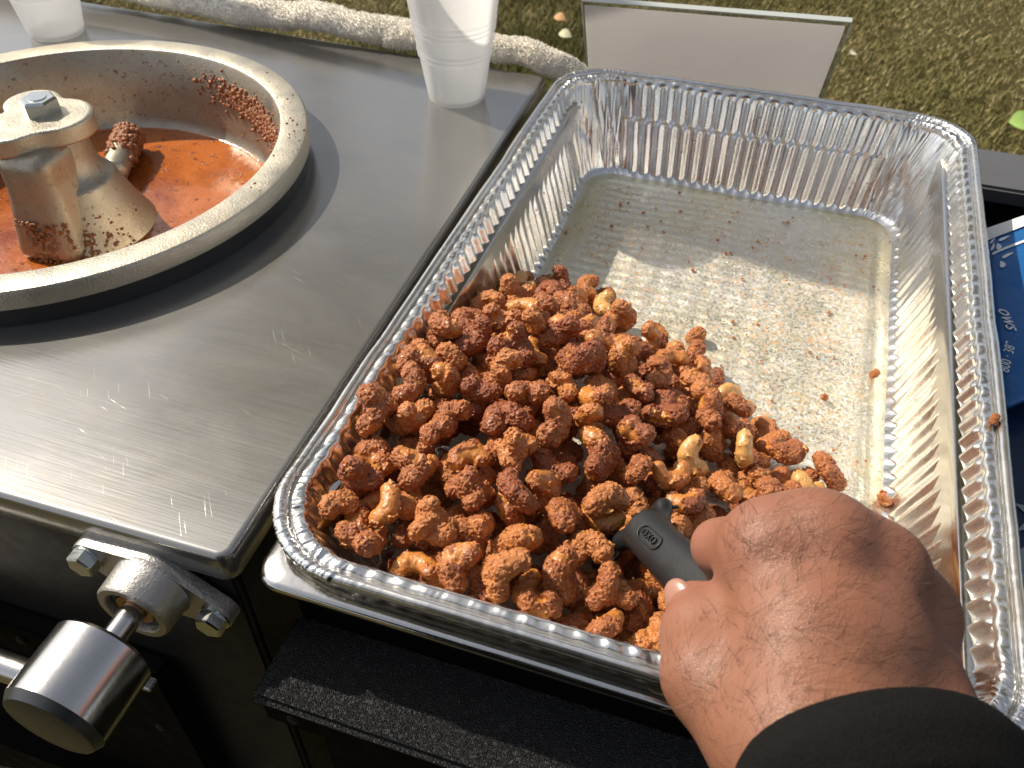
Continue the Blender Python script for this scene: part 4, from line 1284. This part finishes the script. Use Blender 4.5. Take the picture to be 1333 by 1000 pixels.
nugget(1, (0.1235, -0.0760, -D + 0.0045), 0.62, 1.2, 'small dark lump at the foot of the right wall of the foil pan')
nugget(2, (0.1150, 0.0295, -D + 0.0035), 0.50, 2.0, 'tiny dark crumb in the floor groove near the right wall')
nugget(0, (0.1553, -0.0750, 0.0022), 0.36, 0.9, 'tiny red brown crumb on the right rim of the foil pan')
nugget(2, (0.0860, -0.0030, -D + 0.003), 0.42, 0.1, 'tiny orange crumb on the sunlit pan floor right of the heap')

# ---- fine crumbs
n = 620
x = rng.uniform(-0.120, 0.125, n); y = rng.uniform(-0.22, 0.222, n)
dd = np.exp(-((x - 0.07) / 0.06) ** 2) * 0.7 + np.exp(-((y - 0.17) / 0.07) ** 2) * 0.5 + 0.12
ok = (~in_poly(x, y)) & (rng.random(n) < dd)
x, y = x[ok], y[ok]
rad = 0.0003 + 0.0013 * rng.random(len(x)) ** 3.0
M_CRUMB = simple('orange_sugar_crumb', (0.46, 0.17, 0.05), 0.5, 0, 0.45)
o = lumps(np.stack([x, y, np.full(len(x), -D + 0.0010)], 1), rad, 0.7, 'sugar_crumbs', None, True, M_CRUMB)
tag(o, 'fine orange sugar crumbs scattered over the bare floor of the foil pan', 'crumbs')

# ================================================================== SCOOP
sc = empty('scoop', SC_F.tolist())
tag(sc, 'black handled kitchen scoop pushed into the nuts and held by the hand', 'scoop')
axv = (SC_F - SC_R); axv /= np.linalg.norm(axv)
upv = np.array(cam.location) - SC_F; upv -= axv * (upv @ axv); upv /= np.linalg.norm(upv)
sdv = np.cross(axv, upv)
def handle_sdf(P):
    q = P - SC_R.astype(np.float32)
    a = q @ axv.astype(np.float32); u = q @ upv.astype(np.float32); s = q @ sdv.astype(np.float32)
    L = float(np.linalg.norm(SC_F - SC_R))
    t = np.clip(a / L, 0, 1)
    rs = 0.0128 - 0.0030 * t; ru = 0.0115 - 0.0030 * t
    k = (np.abs(s / rs) ** 2.6 + np.abs(u / ru) ** 2.6) ** (1 / 2.6)
    d = (k - 1) * 0.0098
    d = np.maximum(d, np.maximum(a - L - 0.002, -a - 0.035))
    bar = capsule(P, SH_L * 0.90 + SH_R * 0.10, SH_R * 0.84 + SH_L * 0.16, 0.0036, 0.0032)
    nk = (SC_F - axv * 0.013)
    bar = smin(bar, smin(capsule(P, nk - upv * 0.002, SH_L * 0.85 + SH_R * 0.15, 0.0048, 0.0030), capsule(P, nk - upv * 0.002, SH_R * 0.85 + SH_L * 0.15, 0.0048, 0.0030), 0.008), 0.006)
    d = smin(d, bar, 0.006)
    # flattened oval for the mark
    e = np.maximum(np.hypot(np.clip(np.abs(a - (L - 0.016)) - 0.0062, 0, None), s) - 0.0036, 0)
    return d
V, F = surface_nets(handle_sdf, np.minimum(SC_R, SC_F) - 0.034, np.maximum(SC_R, SC_F) + 0.034, 0.0011)
V = np.asarray(V)
link('handle', np_mesh('handle', V, F), M_RUBBER, sc)
bd = axv * 0.75 + np.array([0, 0, -0.75]); bd /= np.linalg.norm(bd)
wv = SH_R - SH_L; wl = np.linalg.norm(wv); wv = wv / wl
nb = np.cross(bd, wv); nb /= np.linalg.norm(nb)
mid = (SH_L + SH_R) / 2
nu, nv_ = 24, 24
V = []
for sgn in (1, -1):
    for iu in range(nu):
        u = iu / (nu - 1) * 2 - 1
        for iv in range(nv_):
            v = iv / (nv_ - 1)
            cur = 0.010 * abs(u) ** 3 * (0.4 + 0.6 * v)
            V.append(mid + wv * u * (wl / 2 + 0.004 * v) + bd * (v * 0.052) - nb * (cur * -1) + nb * 0.0009 * sgn)
V = np.array(V)
i, j = np.meshgrid(np.arange(nu - 1), np.arange(nv_ - 1), indexing='ij')
F1 = np.stack([i * nv_ + j, (i + 1) * nv_ + j, (i + 1) * nv_ + j + 1, i * nv_ + j + 1], -1).reshape(-1, 4)
r_ = np.r_[np.arange(nu) * nv_, (nu - 1) * nv_ + np.arange(1, nv_), (nu - 1 - np.arange(1, nu)) * nv_ + nv_ - 1, nv_ - 1 - np.arange(1, nv_ - 1)]
r2 = np.roll(r_, -1)
link('blade', np_mesh('blade', V, np.concatenate([F1, F1[:, ::-1] + nu * nv_, np.stack([r_, r_ + nu * nv_, r2 + nu * nv_, r2], -1)])), M_PLASTIC, sc)
# moulded oval with the maker's letters
lc = SC_F - axv * 0.0175 + upv * 0.0098
t = np.linspace(0, 2 * np.pi, 61)[:-1]
st = np.stack([np.sign(np.cos(t)) * 0.0052 + 0.0033 * np.cos(t), 0.0033 * np.sin(t)], 1)
ringp = lc + st[:, :1] * axv + st[:, 1:] * sdv - upv * (0.0015 * (st[:, 1:] / 0.0033) ** 2) * 0.4
V, F = tube_pts(np.concatenate([ringp, ringp[:1]]), 0.00042, 8)
link('oval_rim', np_mesh('oval_rim', V, F), M_RUBBER, sc)
text_on('raised_letters', sc, 'OXO', Vector(lc + axv * 0.0060 - sdv * 0.0016), Vector(-axv), Vector(upv), 0.0050, M_RUBBER, 0.00035)

# ================================================================== PERSON
pe = empty('person', (0.15, -0.86, GZ))
tag(pe, 'person in a black jacket whose right hand holds the scoop in the foil pan', 'person')
J = {
 'i_mcp': (0.0481, -0.2505, 0.0789), 'i_pip': (0.0349, -0.2313, 0.0488), 'i_dip': (0.044, -0.2285, 0.0226), 'i_tip': (0.0537, -0.2364, 0.0232),
 'm_mcp': (0.0634, -0.246, 0.0827), 'm_pip': (0.0519, -0.2206, 0.051), 'm_dip': (0.0615, -0.2174, 0.0177), 'm_tip': (0.0699, -0.2292, 0.0178),
 'r_mcp': (0.0815, -0.2445, 0.0735), 'r_pip': (0.0800, -0.2160, 0.0385), 'r_dip': (0.0846, -0.2135, 0.0069), 'r_tip': (0.0907, -0.227, 0.0088),
 'p_mcp': (0.0985, -0.2440, 0.0555), 'p_pip': (0.0985, -0.2195, 0.0240), 'p_dip': (0.1039, -0.2149, -0.0038), 'p_tip': (0.1063, -0.2284, -0.0005),
 'w1': (0.064, -0.3061, 0.0691), 'w2': (0.0741, -0.3031, 0.0747), 'w3': (0.0871, -0.2967, 0.0681), 'w4': (0.1018, -0.2878, 0.0547),
 't_cmc': (0.0563, -0.3049, 0.0584), 't_mcp': (0.0381, -0.2896, 0.0593), 't_ip': (0.0325, -0.2725, 0.055), 't_tip': (0.0295, -0.2585, 0.0481),
 'web1': (0.0403, -0.2772, 0.0535), 'web2': (0.051, -0.2505, 0.0649)}
J = {k: np.array(v) for k, v in J.items()}
S0 = np.array([0.0870, -0.3010, 0.0620]); EL = np.array([0.205, -0.560, 0.085])
fd_ = (EL - S0) / np.linalg.norm(EL - S0)
def hand_sdf(P):
    d = None
    def add(a, b, ra, rb, k):
        nonlocal d
        e = capsule(P, J[a] if isinstance(a, str) else a, J[b] if isinstance(b, str) else b, ra, rb)
        d = e if d is None else smin(d, e, k)
    for f_, w, r0 in (('i', 'w1', .0128), ('m', 'w2', .0130), ('r', 'w3', .0124), ('p', 'w4', .0112)):
        add(w, f_ + '_mcp', .0150, r0, .016)
    for f_, r0 in (('i', 1.0), ('m', 1.02), ('r', .97), ('p', .86)):
        add(f_ + '_mcp', f_ + '_pip', .0112 * r0, .0100 * r0, .0070)
    e2 = None
    for f_, r0 in (('i', 1.0), ('m', 1.02), ('r', .97), ('p', .86)):
        e = smin(capsule(P, J[f_ + '_pip'], J[f_ + '_dip'], .0098 * r0, .0086 * r0), capsule(P, J[f_ + '_dip'], J[f_ + '_tip'], .0086 * r0, .0074 * r0), .004)
        e2 = e if e2 is None else smin(e2, e, .0015)
    d = smin(d, e2, .004)
    th = smin(capsule(P, J['t_cmc'], J['t_mcp'], .0165, .0132), capsule(P, J['t_mcp'], J['t_ip'], .0128, .0112), .008)
    th = smin(th, capsule(P, J['t_ip'], J['t_tip'], .0108, .0085), .005)
    d = smin(d, th, .011)
    add('web1', 'web2', .0085, .0090, .014)
    add('w1', S0 + fd_ * 0.12 + np.array([-.014, -.004, .004]), .0160, .0260, .018)
    add('w4', S0 + fd_ * 0.12 + np.array([.014, .004, -.004]), .0150, .0260, .018)
    # flesh between the metacarpals keeps the back of the hand broad and flat
    for a_, b_ in (('i_mcp', 'm_mcp'), ('m_mcp', 'r_mcp'), ('r_mcp', 'p_mcp')):
        add(a_, b_, .0122, .0118, .010)
        add(J[a_] * .5 + J['w2'] * .5, J[b_] * .5 + J['w3'] * .5, .0135, .0130, .012)
    add('p_mcp', 'p_pip', .0118, .0105, .012); add('r_mcp', 'p_pip', .0112, .0100, .014)
    add('m_mcp', 'r_pip', .0112, .0100, .014); add('i_mcp', 'm_pip', .0105, .0098, .012)
    add('w4', 'p_pip', .0125, .0105, .016)
    # knuckle heads and the tendons running back from them
    for f_, w in (('i', 'w2'), ('m', 'w2'), ('r', 'w3'), ('p', 'w3')):
        m = J[f_ + '_mcp']; out = np.array([0.22, -0.52, 0.78]); out /= np.linalg.norm(out)
        d = smin(d, np.linalg.norm(P - (m + out * .0046).astype(np.float32), axis=-1) - .0080, .012)
        a = m + out * .0092; b = m * .35 + J[w] * .65 + out * .0112
        d = smin(d, capsule(P, a, b, .0026, .0018), .008)
    return d - 0.0007 * vnoise(P, 60, 3)
V, F = surface_nets(hand_sdf, (0.005, -0.44, -0.03), (0.185, -0.185, 0.112), 0.00135)
me = np_mesh('hand', V, F)
pk = np.zeros(len(V))
for q, r in (('t_tip', .016), ('i_mcp', .015), ('m_mcp', .012), ('i_pip', .018), ('m_pip', .016), ('t_ip', .01)):
    pk = np.maximum(pk, np.exp(-(np.linalg.norm(V - J[q], axis=1) / r) ** 2))
set_attr(me, 'pink', pk)
hand = link('hand', me, M_SKIN, pe)
me.calc_loop_triangles()
VN = np.zeros((len(V), 3), np.float32); me.vertices.foreach_get('normal', VN.ravel())
VN = np.array([v.normal for v in me.vertices])

# thumbnail
bm = bmesh.new(); bmesh.ops.create_uvsphere(bm, u_segments=24, v_segments=12, radius=1.0)
nd = Vector((-0.55, -0.45, 0.70)).normalized(); td = Vector(J['t_tip'] - J['t_ip']).normalized(); td = (td - nd * td.dot(nd)).normalized()
bm.transform(Matrix.Translation(Vector(J['t_tip']) + nd * 0.0068 + td * 0.0030) @ Matrix((td.cross(nd), td, nd)).transposed().to_4x4() @ Matrix.Diagonal((0.0052, 0.0062, 0.0018, 1)))
bm_obj('thumbnail', bm, simple('nail', (0.36, 0.18, 0.125), 0.32), pe, smooth=True)

# arm hair lying along the back of the hand
def hairs(name, n, mat, L0, L1, w, seed):
    r = np.random.default_rng(seed)
    camv = np.array(cam.location)
    fac = ((camv - V) * VN).sum(1)
    wt = np.clip(fac, 0, None) * np.clip((V[:, 1] + 0.222) / -0.03, 0, 1) * (V[:, 1] > -0.335) * np.clip(vnoise(V, 60, seed) * 0.6 + 0.45, 0, None)
    wt *= np.clip(np.linalg.norm(V - J['t_tip'], axis=1) / 0.03 - 0.6, 0, 1)
    idx = r.choice(len(V), n, p=wt / wt.sum())
    Vs = []; Fs = []
    base_dir = np.array([0.62, 0.70, -0.15])
    for c, i in enumerate(idx):
        p = V[i]; nr = VN[i]
        d = base_dir + r.normal(0, 0.42, 3); d -= nr * (d @ nr); d /= np.linalg.norm(d)
        b = np.cross(nr, d); L = r.uniform(L0, L1); cu = r.normal(0, 0.45); ns = 5
        for k in range(ns + 1):
            t = k / ns
            q = p + d * L * t + b * L * cu * t * t * 0.6 + nr * (0.0016 * math.sin(math.pi * min(t * 1.1, 1)) * (L / 0.01) + 0.0001)
            ww = w * (1 - 0.75 * t)
            Vs += [q - b * ww, q + b * ww]
        o_ = c * 2 * (ns + 1)
        for k in range(ns): Fs.append((o_ + 2 * k, o_ + 2 * k + 1, o_ + 2 * k + 3, o_ + 2 * k + 2))
    o = link(name, np_mesh(name, Vs, Fs), mat, pe); o['kind'] = 'stuff'
hairs('arm_hair', 800, M_HAIR, 0.006, 0.014, 0.00005, 4)
hairs('arm_hair', 120, M_HAIRL, 0.007, 0.015, 0.00006, 8)

def jacket_sdf(P):
    # sleeve, oval in section
    q = P - S0.astype(np.float32)
    a = q @ fd_.astype(np.float32)
    sx = np.array([0.62, 0.30, -0.72]); sx -= fd_ * (sx @ fd_); sx /= np.linalg.norm(sx); sy = np.cross(fd_, sx)
    u = q @ sx.astype(np.float32); v = q @ sy.astype(np.float32)
    t = np.clip(a / 0.28, 0, 1)
    k = np.sqrt((u / (0.047 + 0.022 * t)) ** 2 + (v / (0.036 + 0.030 * t)) ** 2)
    d = (k - 1) * (0.038 + 0.02 * t)
    fold = 0.0035 * vnoise(P, 26, 4) + 0.0022 * np.sin(a * 210 + 5 * vnoise(P, 14, 2)) * np.clip(a / 0.03, 0, 1)
    d = d - fold
    hem = 0.0030 * np.clip(1 - np.abs(a - 0.012) / 0.013, 0, 1) ** 0.5 - 0.0034 * np.exp(-((a - 0.027) / 0.0022) ** 2)
    d = d - hem
    edge = -a - 0.0005 + 0.0035 * vnoise(P, 30, 9)
    d = -smin(-d, -edge, 0.006)
    # hollow mouth of the cuff
    k2 = np.sqrt((u / 0.041) ** 2 + (v / 0.030) ** 2)
    inner = np.maximum((k2 - 1) * 0.03, a - 0.020)
    d = np.maximum(d, -inner)
    d = np.maximum(d, a - 0.285)
    d = smin(d, capsule(P, EL, (0.255, -0.81, 0.36), 0.068, 0.085), 0.03)
    tor = ellip(P, (0.02, -0.80, -0.18), np.eye(3), (0.27, 0.160, 0.80))
    tor = smin(tor, capsule(P, (0.22, -0.82, 0.40), (-0.18, -0.82, 0.40), 0.095, 0.095), 0.10)
    tor = smin(tor, smin(capsule(P, (-0.20, -0.82, 0.38), (-0.26, -0.66, 0.12), 0.075, 0.06), capsule(P, (-0.26, -0.66, 0.12), (-0.08, -0.52, 0.30), 0.058, 0.042), 0.03), 0.05)
    return smin(d, tor, 0.05)
def sleeve_only(P): return np.maximum(jacket_sdf(P), -0.43 - P[..., 1])
V1, F1 = surface_nets(sleeve_only, (0.02, -0.445, -0.02), (0.23, -0.26, 0.16), 0.0022)
link('jacket_cuff', np_mesh('jacket_cuff', V1, F1), M_CLOTH, pe)
V2, F2 = surface_nets(lambda P: np.maximum(jacket_sdf(P), P[..., 1] + 0.428), (-0.36, -1.12, -1.0), (0.46, -0.41, 0.66), 0.012)
link('jacket', np_mesh('jacket', V2, F2), M_CLOTH, pe)

# ================================================================== ADDED SHADE POST (unseen post and board, put in to shade the cabinet back and pan)
bm = bmesh.new(); add_box(bm, (-1.0, 0.3355, 0.05), (0.019, 0.019, 1.94)); add_box(bm, (-1.0, 0.3915, 0.965), (0.006, 0.131, 0.23))
tag(bm_obj('added_shade_post', bm, M_RAILGREY, bevel=0.001), kind='structure')

# ================================================================== ADDED AUTUMN TREES (unseen above the frame, put in for the yellow the foil mirrors)
def added_trees():
    V = []; F = []; base = 0
    bmv = []; bmf = []
    for (x, y, h, w) in ((-6.4, 10.0, 16.0, 3.6), (-1.2, 12.0, 16.5, 3.4), (4.4, 10.5, 15.5, 3.4), (9.5, 9.0, 15.0, 3.2)):
        n = 9000
        d = rng.normal(size=(n, 3)); d /= np.linalg.norm(d, axis=1)[:, None]
        rr = rng.random(n) ** 0.45
        c = np.array([x, y, GZ + h * 0.74]) + d * rr[:, None] * np.array([w, w, h * 0.17])
        c += np.stack([vnoise(c, 0.7, k) for k in (1, 5, 9)], 1) * 1.6
        keep = vnoise(c, 0.9, 20) > -0.14
        c = c[keep]; n = len(c)
        u = rng.normal(size=(n, 3)); u /= np.linalg.norm(u, axis=1)[:, None]; v = np.cross(u, rng.normal(size=(n, 3))); v /= np.linalg.norm(v, axis=1)[:, None]
        s_ = rng.uniform(0.10, 0.22, n)[:, None]
        V.append(np.stack([c - u * s_, c + v * s_ * 0.6, c + u * s_, c - v * s_ * 0.6], 1).reshape(-1, 3))
        F.append(base + np.arange(4 * n).reshape(-1, 4)); base += 4 * n
        pv, pf = tube_pts([(x, y, GZ - 0.2), (x + .05, y, GZ + h * .25), (x - .1, y + .1, GZ + h * .5), (x, y, GZ + h * .85)], [0.26, 0.2, 0.15, 0.04], 12)
        bmf.append(pf + sum(len(q) for q in bmv)); bmv.append(pv)
    t = NT('added_tree_leaf')
    t.set(Base_Color=t.mix(t.noise(0.9, 3), (0.40, 0.33, 0.045), (0.52, 0.42, 0.07)), Roughness=0.6)
    tree = link('added_trunks', np_mesh('added_trunks', np.concatenate(bmv), np.concatenate(bmf)), simple('bark', (0.12, 0.09, 0.07), 0.9))
    tag(tree, kind='structure')
    tag(link('added_foliage', np_mesh('added_foliage', np.concatenate(V), np.concatenate(F)), t.m, smooth=False), kind='structure')
added_trees()
